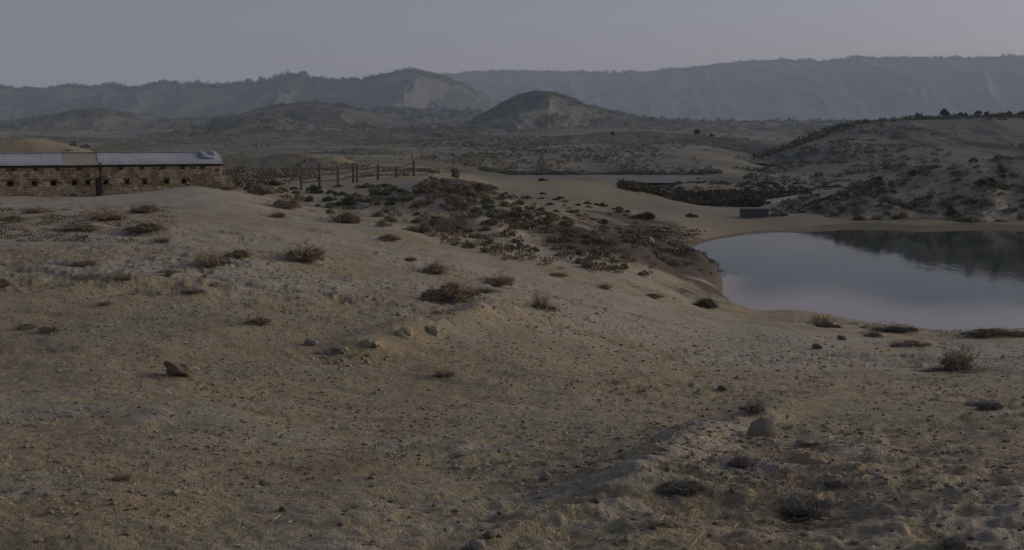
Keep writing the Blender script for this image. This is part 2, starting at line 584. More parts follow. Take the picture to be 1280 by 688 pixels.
def gz(x, y):
    x = np.asarray(x, float)
    y = np.asarray(y, float)
    z = gz0(x, y)
    r = np.hypot(x, y)
    nA, nB = fbm(x / 1.3, y / 1.3, 3, 131) * 1.6, fbm(x / 1.3, y / 1.3, 3, 137) * 1.6
    grid = x.ndim == 2 and x.size > 6000 and GRID_R is not None
    for mx, my, sx, sy, h in near_mounds(x, y):
        if grid:
            rm, rs_ = math.hypot(mx, my), 3.6 * max(sx, sy) + 0.2
            i0, i1 = np.searchsorted(GRID_R, (rm - rs_, rm + rs_))
            tm = math.atan2(mx, my)
            dt_ = min(3.1, rs_ / max(rm - rs_, 0.5))
            j0, j1 = np.searchsorted(GRID_T, (tm - dt_, tm + dt_))
            S_ = (slice(i0, i1), slice(j0, j1))
            wx, wy = min(sx, 0.8) * 0.45 * nA[S_], min(sy, 0.8) * 0.45 * nB[S_]
            z[S_] += h * np.exp(-((x[S_] - mx + wx) / sx) ** 2 - ((y[S_] - my + wy) / sy) ** 2)
            continue
        k = (np.abs(x - mx) < 3.5 * sx) & (np.abs(y - my) < 3.5 * sy)
        if k.any():
            wx, wy = min(sx, 0.8) * 0.45 * nA, min(sy, 0.8) * 0.45 * nB
            e = np.exp(-((x - mx + wx) / sx) ** 2 - ((y - my + wy) / sy) ** 2)
            z = z + np.where(k, h * e, 0)
    dry = sstep(-0.02, 0.35, z)
    near = 1 - sstep(60, 130, r)
    hm = hummock(x, y)
    z = z + hm * dry * (0.26 * fbm(x / 1.7, y / 2.2, 3, 77) + 0.10)
    # rough ground: eroded sheets, ledges, clods and pits
    patch = sstep(-0.25, 0.35, fbm(x / 4.5, y / 3.5, 3, 41))
    rg = np.zeros_like(z)
    for rx_, ry_, rw, rh in ROUGH:
        rg = np.maximum(rg, np.exp(-((x - rx_) / rw) ** 2 - ((y - ry_) / rh) ** 2))
    patch = patch + 0.15 * rg
    z = z + near * dry * (0.040 + 0.040 * patch) * fbm(x / 1.1, y / 0.65, 3, 21)
    f1 = (1 - sstep(22, 45, r)) * (0.30 + 0.70 * sstep(7, 15, r))
    b1 = fbm(x / 0.55, y / 0.33, 3, 23, ridged=True)
    z = z + f1 * dry * (0.022 + 0.040 * patch) * b1
    led = sstep(-0.05, 0.05, fbm(x / 1.3 + 0.3 * b1, y / 0.8, 4, 33)) + 0.6 * sstep(-0.04, 0.04, fbm(x / 0.6, y / 0.38, 4, 35))
    z = z + f1 * dry * (0.010 + 0.034 * patch) * (led - 0.8)
    f2 = 1 - sstep(12, 24, r)
    z = z + f2 * dry * (0.014 + 0.024 * patch) * fbm(x / 0.20, y / 0.14, 3, 25)
    f3 = 1 - sstep(7, 13, r)
    z = z + f3 * (0.006 + 0.006 * patch) * fbm(x / 0.07, y / 0.05, 2, 29)
    # undercut shore of the brown spit
    sp = np.exp(-((x - 6.3) / 4.0) ** 2 - ((y - 50) / 11) ** 2)
    z = z + sp * 0.10 * fbm(x / 1.2, y / 2.0, 3, 51)
    z = z + 0.62 * sstep(0.0, 0.06, z) * sp
    return z


_tr = np.exp(np.linspace(math.log(4.2), math.log(800), 1600))


def hit(px, py, f=None):
    dx, dy, dz = ray(px, py)
    f = f or gz
    X = dx / dy * _tr
    Z = CAMZ + dz / dy * _tr
    g = f(X, _tr)
    i = np.argmax(g >= Z)
    if g[i] < Z[i]:
        i = len(_tr) - 1
    return float(X[i]), float(_tr[i]), float(g[i])

# ------------------------------------------------------------------ foreground shrubs (photo px of the base centre, width, height, kind, label)
SHRUBS = [
    (183, 266, 46, 15, 'olive', 'dark olive shrub with a rounded top, below the right half of the shed wall'),
    (130, 276, 66, 20, 'twiggy', 'wide grey brown shrub with one upright twig, under the shed post'),
    (100, 289, 60, 12, 'olive', 'low flat shrub just in front of the shrub with the upright twig'),
    (185, 290, 64, 16, 'olive', 'spreading low shrub in front of the rounded dark olive shrub'),
    (202, 303, 26, 9, 'brown', 'small shrub tuft alone on the sand in front of the spreading low shrub'),
    (44, 267, 40, 14, 'brown', 'brown shrub on the sand nearest the left edge below the shed'),
    (12, 276, 44, 10, 'olive', 'flat olive shrub at the left edge below the shed'),
    (104, 334, 46, 14, 'olive', 'low olive and brown shrub alone on the open slope at left'),
    (262, 331, 54, 20, 'twiggy', 'reddish shrub with upright twigs in the middle of the left slope'),
    (300, 322, 42, 14, 'olive', 'low olive shrub touching the right side of the reddish twiggy shrub'),
    (381, 325, 66, 30, 'brown', 'large dark brown shrub on a small sand mound, left of centre'),
    (152, 350, 40, 10, 'brown', 'faint low brown shrub below the lone olive shrub on the left slope'),
    (212, 343, 30, 7, 'brown', 'thin strip of dead twigs below the reddish twiggy shrub'),
    (244, 368, 40, 8, 'grey', 'flattened grey brown shrub on the left slope above the dark clod'),
    (130, 382, 26, 9, 'brown', 'small shrub on the left slope between the low brown shrub and the two dark tufts'),
    (30, 411, 32, 10, 'olive', 'left tuft of the pair of dark tufts at the left edge'),
    (60, 414, 34, 10, 'brown', 'right tuft of the pair of dark tufts at the left edge'),
    (322, 406, 48, 15, 'brown', 'low brown shrub alone in the middle of the bare left slope'),
    (2, 358, 24, 16, 'olive', 'dark shrub cut off by the left edge of the picture'),
    (347, 272, 24, 12, 'brown', 'round little brown shrub alone on the smooth sand crest'),
    (282, 238, 26, 20, 'twiggy', 'brown shrub against the right corner of the shed'),
    (325, 243, 36, 18, 'brown', 'brown shrub on the sand crest between shed and fence'),
    (358, 260, 42, 22, 'brown', 'ragged brown shrub where the sand crest drops towards the gully'),
    (432, 278, 54, 24, 'brown', 'brown shrub crowning a pale sand mound beside the gully'),
    (488, 301, 32, 12, 'brown', 'dark shrub at the foot of the hummock, right of the pale sand mound'),
    (513, 327, 18, 8, 'brown', 'very small shrub left of the group of three big shrubs near the centre'),
    (545, 342, 44, 22, 'brown', 'upper left shrub of the three big brown shrubs near the centre'),
    (567, 376, 70, 32, 'brown', 'largest and nearest of the three big brown shrubs near the centre'),
    (624, 357, 50, 20, 'brown', 'rounded right shrub of the three big brown shrubs near the centre'),
    (606, 366, 36, 9, 'olive', 'low flat scrub squeezed between the nearest and the rounded brown shrub'),
    (678, 387, 36, 24, 'twiggy', 'open spiky shrub with bare rising stems near the centre'),
    (697, 346, 30, 8, 'brown', 'low strip of scrub at the foot of the hummock above the spiky shrub'),
    (757, 362, 24, 12, 'brown', 'small round shrub alone between the spiky shrub and the brown spit'),
    (818, 373, 44, 8, 'olive', 'flat dark strip of scrub running down towards the spit'),
    (882, 385, 38, 20, 'dark', 'dark shrub at the water edge under the brown spit'),
    (1029, 410, 44, 18, 'twiggy', 'shrub with one stalk standing up against the pond, left on the near shore'),
    (1112, 415, 86, 14, 'dark', 'long dark green shrub along the middle of the near shore'),
    (1092, 421, 30, 10, 'olive', 'small olive shrub just in front of the long dark shrub on the near shore'),
    (1245, 420, 84, 13, 'dark', 'long dark shrub on the near shore at the right edge'),
    (1142, 434, 50, 13, 'brown', 'reddish low shrub between the near shore and the tall dead shrub'),
    (1197, 461, 64, 34, 'twiggy', 'dead shrub with tall leaning stems on the right slope below the near shore'),
    (1236, 511, 56, 14, 'grey', 'low grey cushion shrub alone at the right edge'),
    (942, 515, 40, 18, 'twiggy', 'small reddish upright shrub behind the half buried round stone'),
    (556, 472, 40, 15, 'twiggy', 'dead twig clump on a clod in the middle of the bare foreground'),
    (850, 616, 92, 24, 'grey', 'crusty grey cushion shrub at left of the rough ground, bottom right'),
    (925, 583, 66, 18, 'grey', 'crusty grey shrub in the middle of the rough ground below the half buried stone'),
    (1000, 641, 92, 26, 'grey', 'largest crusty grey shrub, nearest in the rough ground at bottom right'),
    (1042, 609, 34, 13, 'grey', 'small dark crusty tuft on the right of the rough ground'),
    (1190, 686, 66, 16, 'grey', 'crusty shrub cut off by the bottom edge at right'),
    (826, 660, 44, 10, 'twiggy', 'dry reddish twigs near the bottom edge left of the largest crusty shrub'),
    (150, 601, 40, 9, 'brown', 'dry tuft in the left part of the bare foreground'),
]
# individual stones and clods: px, py of base, width px, height px, material, label
STONES = [
    (956, 546, 38, 25, 'dome', M_domestone, 'half buried round stone with a smooth curved top, bottom right'),
    (228, 471, 40, 18, 'clod', M_darkclod, 'dark tilted clod of earth on the left slope'),
    (388, 432, 22, 11, 'rock', M_stone, 'pale stone lying below the shrub alone on the left slope'),
    (681, 599, 20, 13, 'rock', M_stone, 'rounded pale stone in the middle of the bare foreground'),
    (595, 687, 26, 17, 'rock', M_stone, 'pale round stone at the bottom edge'),
    (612, 672, 20, 8, 'rock', M_darkstone, 'flat dark stone just above the pale stone at the bottom edge'),
    (328, 607, 11, 8, 'rock', M_darkstone, 'small dark stone alone in the lower left foreground'),
    (1015, 556, 34, 8, 'clod', M_stone, 'flat tan slab of earth right of the half buried round stone'),
    (904, 488, 13, 7, 'rock', M_darkstone, 'small dark stone on the slope above the half buried round stone'),
    (745, 630, 12, 7, 'rock', M_darkstone, 'small dark stone on the path below the rounded pale stone'),
    (505, 422, 34, 16, 'clod', M_clod, 'yellowish clod at the top of the crumbling scarp'),
    (428, 442, 22, 12, 'clod', M_clod, 'yellowish clod at the left foot of the crumbling scarp'),
    (540, 418, 24, 13, 'clod', M_clod, 'yellowish clod at the right end of the crumbling scarp'),
    (465, 434, 24, 12, 'clod', M_clod, 'yellowish clod in the middle of the crumbling scarp'),
    (1053, 425, 12, 8, 'rock', M_darkstone, 'small dark stone on the right slope under the stalked shore shrub'),
    (1022, 436, 13, 8, 'rock', M_darkstone, 'small reddish stone left of the tall dead shrub'),
    (352, 640, 11, 7, 'rock', M_darkstone, 'dark pebble near the bottom edge at left'),
    (730, 612, 9, 6, 'rock', M_stone, 'little pale stone right of the rounded pale stone'),
    (812, 305, 14, 9, 'rock', M_clod, 'pale boulder on the back of the brown spit'),
]

# small mounds under shrubs and the relief of the foreground
for (px, py, w, h, kind, lab) in SHRUBS:
    x, y, z = hit(px, py, gz0)
    rad = w / F * y * 0.5
    MOUNDS.append((x, y + rad * 0.2, rad * 0.9, rad * 0.9, (0.10 if w > 70 or py > 440 or (px < 300 and py < 280) else 0.26) * rad))


def berm(pts, s, h):
    P = [hit(px, py, gz0) for px, py in pts]
    for a, b in zip(P[:-1], P[1:]):
        n = max(2, int(math.dist(a[:2], b[:2]) / (s * 0.7)))
        for i in range(n):
            t = i / n
            MOUNDS.append((a[0] + (b[0] - a[0]) * t, a[1] + (b[1] - a[1]) * t, s * random.uniform(.8, 1.25), s * random.uniform(.8, 1.25), h * random.uniform(0.5, 1.2)))


berm([(430, 440), (500, 420), (560, 412), (630, 388)], 0.45, 0.10)
berm([(600, 690), (690, 655), (760, 625), (820, 590), (880, 552), (940, 527), (1000, 507)], 0.30, 0.060)
berm([(900, 600), (980, 590), (1060, 615)], 0.6, 0.03)
berm([(540, 470), (590, 480), (650, 492)], 0.25, 0.02)
berm([(560, 290), (600, 292), (640, 300)], 1.0, 0.30)
for px, py, rw, rh in [(930, 590, 0.8, 0.9), (860, 610, 0.5, 0.5), (1000, 620, 0.6, 0.6), (500, 425, 2.0, 1.4), (600, 392, 1.2, 1.2), (300, 500, 0.9, 0.9), (80, 600, 0.8, 0.6), (580, 470, 1.0, 0.7), (700, 660, 0.5, 0.3), (300, 290, 6, 3)]:
    x, y, z = hit(px, py, gz0)
    ROUGH.append((x, y, rw, rh))
# low banks behind: sand bank behind the shed, yellow outcrop behind the fence, red heap on the promontory
for px, py, Y, sx, sy, h in [(-30, 172, 118, 6, 9, 1.6), (40, 175, 116, 3.4, 6, 1.35), (95, 184, 116, 3.2, 6, 0.85), (380, 190, 112, 2.6, 3, 0.7), (408, 195, 108, 1.7, 3, 0.62), (424, 195, 108, 1.1, 2.5, 0.42), (452, 202, 108, 1.6, 3, 0.45),
                             (300, 188, 112, 8, 4, 1.1), (200, 186, 114, 5, 5, 0.6)]:
    x = (px - 640) / F * Y
    MOUNDS.append((x, Y, sx, sy, h))
_h = hit(884, 352, gz0)
MOUNDS.append((_h[0], _h[1], 1.1, 1.6, 0.30))
_h = hit(740, 226, gz0)
MOUNDS.append((_h[0], _h[1], 0.9, 1.2, 0.30))

# ------------------------------------------------------------------ ground sheet
rr = [0.05, 0.5, 1.0, 1.6, 2.2, 2.8, 3.3, 3.8, 4.2, 4.6, 5.0]
while rr[-1] < 11000:
    r_ = rr[-1]
    h_ = 2.1 + max(0, r_ - 8) * 0.05
    if r_ < 190:
        d_ = min(1.7 * r_ * r_ / (F * h_), r_ * 0.0075)
    else:
        d_ = r_ * 0.02
    rr.append(r_ + d_)
rr = np.array(rr)
tt = np.concatenate([np.linspace(-math.pi, -0.50, 46)[:-1], np.linspace(-0.50, 0.50, 1060), np.linspace(0.50, math.pi, 46)[1:-1]])
RR, TT = np.meshgrid(rr, tt, indexing='ij')
GX, GY = RR * np.sin(TT), RR * np.cos(TT)
GRID_R, GRID_T = rr, tt
GZ = gz(GX, GY)
V = np.stack([GX, GY, GZ], -1).reshape(-1, 3)
me = np_mesh('ground', V, grid_faces(len(rr), len(tt), wrap=True)[:, ::-1])


NW1, NW2 = fbm(GX / 1.4, GY / 1.2, 4, 201), fbm(GX / 1.4, GY / 1.2, 4, 203)


def blobmask(blobs, X, Y, wob=1.3):
    m = np.zeros_like(X)
    for px, py, rx, ry in blobs:
        x, y, z = hit(px, py, gz0)
        m = np.maximum(m, np.exp(-((X - x) / rx + wob * NW1) ** 2 - ((Y - y) / ry + wob * NW2) ** 2))
    return m


# soil zones: R salt crust, G brown earth, B litter under scrub; R and B also carry painted relief shading
crust = blobmask([(700, 360, 4, 2.5), (800, 400, 4, 5), (1000, 420, 5, 4), (1150, 430, 6, 5), (1260, 440, 6, 5), (430, 245, 2.0, 3.5), (470, 238, 2, 3), (520, 232, 1.3, 3), (540, 238, 1.2, 2),
                  (160, 250, 7, 8), (60, 290, 4, 4), (300, 340, 4, 3), (250, 238, 5, 7), (150, 300, 5, 2.5), (420, 300, 4, 3), (620, 270, 1.6, 1.2), (480, 285, 3, 2), (590, 345, 2, 2), (950, 450, 4, 3), (720, 650, .4, .25), (790, 612, .5, .35), (850, 575, .6, .5), (900, 550, .6, .5), (960, 600, .6, .3),
                  (905, 262, 3, 2), (985, 268, 4, 2), (370, 207, 3, 3), (390, 236, 2, 3), (440, 196, 2, 2)], GX, GY)
brown = blobmask([(830, 330, 3.4, 8), (865, 345, 3, 7), (885, 360, 2, 5), (805, 300, 4, 8), (790, 275, 3, 3), (845, 350, 2, 2.5), (760, 300, 2.5, 3), (740, 224, 2.0, 2.2), (640, 285, 1.6, 2.5), (730, 310, 2, 3),
                  (600, 235, 3, 5), (1190, 465, .8, .6)], GX, GY, 0.7)
veg = hummock(GX, GY) * 0.5 * sstep(-0.3, 0.3, fbm(GX / 1.2, GY / 1.6, 3, 8))
veg = np.maximum(veg, blobmask([(430, 258, 3, 4), (350, 236, 4, 3), (470, 255, 3, 4), (320, 222, 5, 6), (850, 610, .35, .22)], GX, GY) * 0.85)
wet = sstep(0.16, 0.02, GZ) * (GY > 30) * (GY < 200)
wet = np.maximum(wet, (GY > 70) * (GY < 90) * sstep(10, 20, GX) * sstep(0.24, 0.16, GZ))
veg = np.maximum(veg, wet * 0.8)
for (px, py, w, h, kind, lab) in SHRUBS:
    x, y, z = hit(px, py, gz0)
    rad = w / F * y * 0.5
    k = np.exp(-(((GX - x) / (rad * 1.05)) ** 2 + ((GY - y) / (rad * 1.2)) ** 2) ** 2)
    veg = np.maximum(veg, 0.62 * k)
far = sstep(110, 190, RR)
ffields = sstep(0.0, 0.4, fbm(GX / (0.10 * RR + 2), GY / (0.18 * RR + 4), 3, 61))
veg = np.maximum(veg, far * (0.15 + 0.85 * ffields))
brown = np.maximum(brown, far * 0.25)
crust = np.maximum(crust, far * sstep(0.2, 0.5, fbm(GX / (0.08 * RR + 2), GY / (0.08 * RR + 4), 3, 67)) * 0.7)
veg = np.maximum(veg, 0.62 * sstep(84, 104, RR) * (RR < 190) * sstep(6, 14, GX) * sstep(-0.05, 0.30, fbm(GX / 5, GY / 9, 4, 411)))
dryz = (RR < 80) * sstep(0.3, 0.8, GZ)
crust = np.maximum(crust, dryz * (0.28 + 0.40 * sstep(16, 30, RR)) * sstep(0.02, 0.35, fbm(GX / 5.0, GY / 3.2, 4, 401)))
# micro-relief shading painted into the soil masks: paler crust tops, darker littered hollows
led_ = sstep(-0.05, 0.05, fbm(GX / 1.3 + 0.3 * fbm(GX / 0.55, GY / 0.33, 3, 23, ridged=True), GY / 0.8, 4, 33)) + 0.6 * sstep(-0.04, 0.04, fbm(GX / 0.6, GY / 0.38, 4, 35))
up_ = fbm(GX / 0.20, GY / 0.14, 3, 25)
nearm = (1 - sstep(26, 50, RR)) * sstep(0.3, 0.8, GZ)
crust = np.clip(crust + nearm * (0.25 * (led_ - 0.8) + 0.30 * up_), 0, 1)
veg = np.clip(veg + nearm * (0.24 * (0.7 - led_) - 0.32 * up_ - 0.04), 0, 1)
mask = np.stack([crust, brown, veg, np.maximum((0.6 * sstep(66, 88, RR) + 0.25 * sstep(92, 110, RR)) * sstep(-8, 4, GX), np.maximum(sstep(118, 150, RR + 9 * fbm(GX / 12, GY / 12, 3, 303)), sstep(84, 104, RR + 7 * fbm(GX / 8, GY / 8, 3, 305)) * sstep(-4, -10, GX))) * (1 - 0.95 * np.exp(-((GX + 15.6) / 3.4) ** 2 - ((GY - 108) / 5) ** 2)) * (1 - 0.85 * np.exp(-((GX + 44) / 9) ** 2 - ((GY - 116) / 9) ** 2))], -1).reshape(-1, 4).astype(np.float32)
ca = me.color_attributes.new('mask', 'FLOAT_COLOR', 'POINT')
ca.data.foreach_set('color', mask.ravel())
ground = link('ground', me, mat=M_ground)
tag(ground, 'dry dusty slope of pale soil running down to the pond', kind='structure')

# ------------------------------------------------------------------ water
def sheet(name, x0, x1, y0, y1, z, mat, label):
    nx, ny = 90, 70
    X, Y = np.meshgrid(np.linspace(x0, x1, nx), np.linspace(y0, y1, ny))
    me = np_mesh(name, np.stack([X, Y, np.full_like(X, z)], -1).reshape(-1, 3), grid_faces(ny, nx))
    return tag(link(name, me, mat=mat), label, kind='structure')


pond = sheet('pond', 5.0, 62, 34, 77, 0.0, M_water, 'still grey pond reflecting the sky and the shrub covered hill')
da = pond.data.attributes.new('offshore', 'FLOAT', 'POINT')
dco = np.empty(len(pond.data.vertices) * 3, np.float32)
pond.data.vertices.foreach_get('co', dco)
dco = dco.reshape(-1, 3).astype(float)
dz = gz0(dco[:, 0], dco[:, 1])
da.data.foreach_set('value', np.where(dco[:, 1] > 52, 1.0, sstep(-0.25, -0.95, dz)).astype(np.float32))
sheet('lake', -8, 40, 146, 174, 0.02, M_lake, 'thin strip of far water across the valley')


# ------------------------------------------------------------------ hills
def hill(name, label, prof, front, back, zbase, mat, nx=300, ny=110, rough=0.0, rs=10.0, gully=0.0, gs=30.0, conc=1.0, seed=0, crest_noise=0.0, strata=0.0):
    """prof: (px, py, Y) along the crest; front/back: metres from crest to foot"""
    prof = np.array(prof, float)
    pxs = np.linspace(prof[0, 0], prof[-1, 0], nx)
    pys = np.interp(pxs, prof[:, 0], prof[:, 1])
    ker = np.hanning(max(3, nx // 40)); ker /= ker.sum()
    pys = np.convolve(np.pad(pys, len(ker) // 2, mode='edge'), ker, 'same')[len(ker) // 2:len(ker) // 2 + nx]
    Yc = np.interp(pxs, prof[:, 0], prof[:, 2])
    cx = np.empty(nx); czz = np.empty(nx)
    for i in range(nx):
        cx[i], _, czz[i] = at(pxs[i], pys[i], Yc[i])
    t = np.concatenate([np.linspace(0, 1, ny - ny // 4) ** 0.9, 1 + np.linspace(0, 1, ny // 4 + 1)[1:]])
    T, I = np.meshgrid(t, np.arange(nx), indexing='ij')
    Y = Yc[I] + np.where(T < 1, (T - 1) * front, (T - 1) * back)
    X = cx[I] * (Y / Yc[I]) * 0.5 + cx[I] * 0.5
    Hc = np.maximum(czz[I] - zbase, -0.6)
    tf = np.clip(T, 0, 1)
    s = np.where(T < 1, 1 - (1 - tf) ** 1.0, 1)
    sm = tf ** conc
    sm = sm * (0.6 + 0.4 * np.sin(tf * math.pi / 2))
    sb = np.clip(2 - T, 0, 1) ** 1.2
    S = np.where(T < 1, sm, sb)
    if strata:
        S = np.where(T < 1, S + strata * np.sin(S * 22) * (1 - S) * S, S)
    Z = zbase + Hc * S
    env = np.where(T < 1, np.sin(np.clip(T, 0, 1) * math.pi) ** 0.7, 0.3 * sb)
    if gully:
        wx = fbm(X / (gs * 3), Y / (gs * 3), 2, seed + 5) * gs * 0.8
        g = fbm((X + wx) / gs, Y / (gs * 5), 4, seed, ridged=True)
        Z = Z + gully * Hc * env * (g - 0.45)
    if rough:
        Z = Z + rough * fbm(X / rs, Y / rs, 4, seed + 11) * (0.25 + 0.75 * env)
    if crest_noise:
        cn = np.array(fbm(pxs / 9.0, pxs * 0 + seed, 4, seed + 3)) * crest_noise
        Z = Z + cn[I] * np.clip(S, 0, 1) ** 4
    me = np_mesh(name, np.stack([X, Y, Z], -1).reshape(-1, 3), grid_faces(ny + 1 if len(t) == ny + 1 else len(t), nx))
    palem = np.clip(fbm(X / (rs * 3), Y / (rs * 6), 3, seed + 21), 0, 1)  # random pale soil patches
    vegm = np.maximum(sstep(0.88, 0.99, S) * (T <= 1.05), sstep(0.1, 0.5, fbm(X / (rs * 2), Y / (rs * 4), 3, seed + 23)) * 0.8)
    vegm = np.maximum(vegm, sstep(0.2, 0.0, tf) * 0.6)
    mk = np.stack([palem * (1 - vegm), palem * 0, vegm, palem * 0 + 1], -1).reshape(-1, 4).astype(np.float32)
    ca = me.color_attributes.new('mask', 'FLOAT_COLOR', 'POINT')
    ca.data.foreach_set('color', mk.ravel())
    o = link(name, me, mat=mat)
    tag(o, label, kind='structure')
    return X, Y, Z, T, pxs


HB = hill('saltbush_hill', 'low pale hill dotted with dark shrubs behind the far shore',
          [(880, 290, 92), (930, 276, 92), (975, 256, 91), (1030, 240, 90), (1080, 229, 89), (1120, 223, 89), (1160, 212, 88.5), (1200, 205, 88), (1240, 198, 88), (1280, 191, 88), (1400, 176, 90), (1560, 170, 95)],
          9.0, 30, -0.25, M_hillnear, nx=420, ny=120, rough=0.5, rs=2.2, conc=0.8, seed=2)
HM = hill('bare_hill', 'smooth brown hill with a line of trees along its crest at right',
          [(820, 240, 250), (880, 222, 250), (920, 206, 255), (960, 194, 262), (1000, 177, 272), (1035, 162, 285), (1065, 152, 295), (1100, 148, 300), (1150, 147, 300), (1200, 146, 300), (1280, 146, 300), (1420, 140, 310), (1600, 150, 320)],
          130, 160, 0.0, M_hillmid, nx=420, ny=150, rough=1.0, rs=16, gully=0.13, gs=22, conc=1.25, seed=12)
HT1 = hill('low_rise', 'long low stippled rise behind the thin lake',
           [(480, 214, 300), (560, 196, 300), (620, 180, 310), (680, 171, 320), (740, 167, 330), (800, 166, 335), (860, 168, 340), (930, 174, 340), (1000, 184, 340), (1100, 196, 340)],
           115, 120, 0.2, M_mound, nx=320, ny=100, rough=1.3, rs=14, gully=0.22, gs=14, conc=0.85, seed=82)
HT2 = hill('valley_terrace', 'eroded terrace of grey soil left of the rise',
           [(240, 212, 210), (290, 199, 210), (340, 193, 215), (400, 189, 215), (450, 187, 220), (500, 191, 225), (550, 199, 235), (590, 212, 245)],
           60, 80, 0.6, M_mound, nx=260, ny=80, rough=0.9, rs=9, gully=0.28, gs=9, conc=0.8, seed=83)
HT3 = hill('upper_terrace', 'upper eroded terrace crossing the left of the valley',
           [(-200, 178, 520), (-60, 172, 520), (60, 172, 520), (160, 175, 520), (230, 171, 520), (300, 166, 520), (380, 162, 520), (460, 163, 520), (540, 166, 520), (640, 170, 520), (720, 176, 520)],
           190, 200, 2.0, M_mound, nx=320, ny=100, rough=2.2, rs=22, gully=0.30, gs=22, conc=0.8, seed=84)
HT4 = hill('right_terrace', 'low dark terrace at the foot of the far ridge',
           [(640, 164, 900), (760, 158, 900), (860, 155, 900), (960, 156, 900), (1060, 158, 900), (1200, 160, 900)],
           260, 260, 2.0, M_mound, nx=240, ny=70, rough=3, rs=40, gully=0.25, gs=36, conc=0.8, seed=85)
HC = hill('conical_hill', 'rounded dark hill standing alone in the middle distance',
          [(570, 160, 1150), (600, 144, 1150), (628, 126, 1150), (650, 116, 1150), (668, 113, 1150), (690, 114, 1150), (712, 120, 1150), (735, 130, 1150), (765, 137, 1150), (790, 146, 1150), (840, 154, 1150), (900, 162, 1150)],
          260, 300, 2, M_mound, nx=300, ny=110, rough=3.5, rs=45, gully=0.22, gs=45, conc=0.9, seed=22)
HL = hill('pale_mound', 'broad pale mound with dark scrub on top, left of the rounded hill',
          [(225, 166, 1000), (265, 152, 1000), (300, 142, 1010), (335, 134, 1020), (365, 128, 1030), (400, 127, 1030), (435, 131, 1030), (470, 142, 1020), (500, 152, 1010), (560, 158, 1000), (640, 168, 1000)],
          330, 300, 2, M_mound, nx=320, ny=110, rough=5, rs=50, gully=0.26, gs=50, conc=1.05, seed=32)
HL2 = hill('left_mound', 'low rounded mound at the far left of the valley',
           [(-120, 158, 1300), (-40, 156, 1300), (20, 152, 1300), (60, 144, 1300), (90, 138, 1300), (130, 136, 1300), (160, 139, 1300), (195, 146, 1300), (240, 149, 1300), (300, 158, 1300), (360, 170, 1300)],
           300, 300, 2, M_mound, nx=300, ny=100, rough=6, rs=60, gully=0.25, gs=60, conc=1.0, seed=42)
HD = hill('dark_terrace', 'long dark terrace of scrub between the mounds and the ridge',
          [(120, 166, 1700), (240, 150, 1700), (300, 146, 1700), (420, 141, 1700), (480, 136, 1700), (560, 139, 1700), (640, 141, 1700), (700, 145, 1700), (790, 146, 1700), (850, 149, 1700), (1000, 152, 1700), (1200, 158, 1700)],
          400, 400, 4, M_mound, nx=320, ny=80, rough=6, rs=60, gully=0.2, gs=90, conc=0.8, seed=52)
HR = hill('left_ridge', 'eroded ridge with a jagged dark rim along the left horizon',
          [(-300, 118, 3000), (-100, 108, 3000), (0, 111, 3000), (40, 112, 3000), (70, 109, 3000), (130, 108, 3000), (170, 109, 3000), (200, 103, 3000), (225, 106, 3000), (300, 105, 3000), (330, 100, 3000), (350, 92, 3000), (367, 88, 3000), (385, 94, 3000), (410, 97, 3000), (440, 98, 3000), (470, 96, 3000), (495, 91, 3000), (522, 87, 3000), (545, 93, 3000), (570, 104, 3050), (600, 118, 3100), (640, 132, 3150), (720, 150, 3200)],
          620, 500, 20, M_ridge, nx=760, ny=150, rough=14, rs=110, gully=0.34, gs=110, conc=0.85, seed=62, crest_noise=5)
HF = hill('far_ridge', 'long flat topped ridge fading blue along the right horizon',
          [(200, 120, 5200), (420, 104, 5200), (540, 92, 5200), (600, 90, 5200), (640, 88, 5200), (700, 90, 5200), (770, 90, 5200), (830, 88, 5200), (870, 84, 5200), (915, 79, 5200), (960, 77, 5200), (1030, 76, 5200), (1080, 72, 5200), (1110, 70, 5200), (1150, 71, 5200), (1190, 74, 5200), (1230, 72, 5200), (1280, 71, 5200), (1450, 74, 5200), (1700, 80, 5200)],
          1000, 900, 30, M_ridge, nx=760, ny=150, rough=16, rs=150, gully=0.15, gs=150, conc=0.8, seed=72, crest_noise=6, strata=0.12)

# ------------------------------------------------------------------ plants
def tube_np(path, r0, r1, sides=3):
    P = np.asarray(path, float)
    n = len(P)
    vs, fs = [], []
    for i in range(n):
        d = P[min(i + 1, n - 1)] - P[max(i - 1, 0)]
        d /= np.linalg.norm(d) + 1e-9
        a = np.cross(d, [0.31, 0.87, 0.38]); a /= np.linalg.norm(a) + 1e-9
        b = np.cross(d, a)
        rad = r0 + (r1 - r0) * i / (n - 1)
        for k in range(sides):
            an = 2 * math.pi * k / sides
            vs.append(P[i] + rad * (a * math.cos(an) + b * math.sin(an)))
    for i in range(n - 1):
        for k in range(sides):
            k2 = (k + 1) % sides
            fs.append((i * sides + k, i * sides + k2, (i + 1) * sides + k2, (i + 1) * sides + k))
    return vs, fs


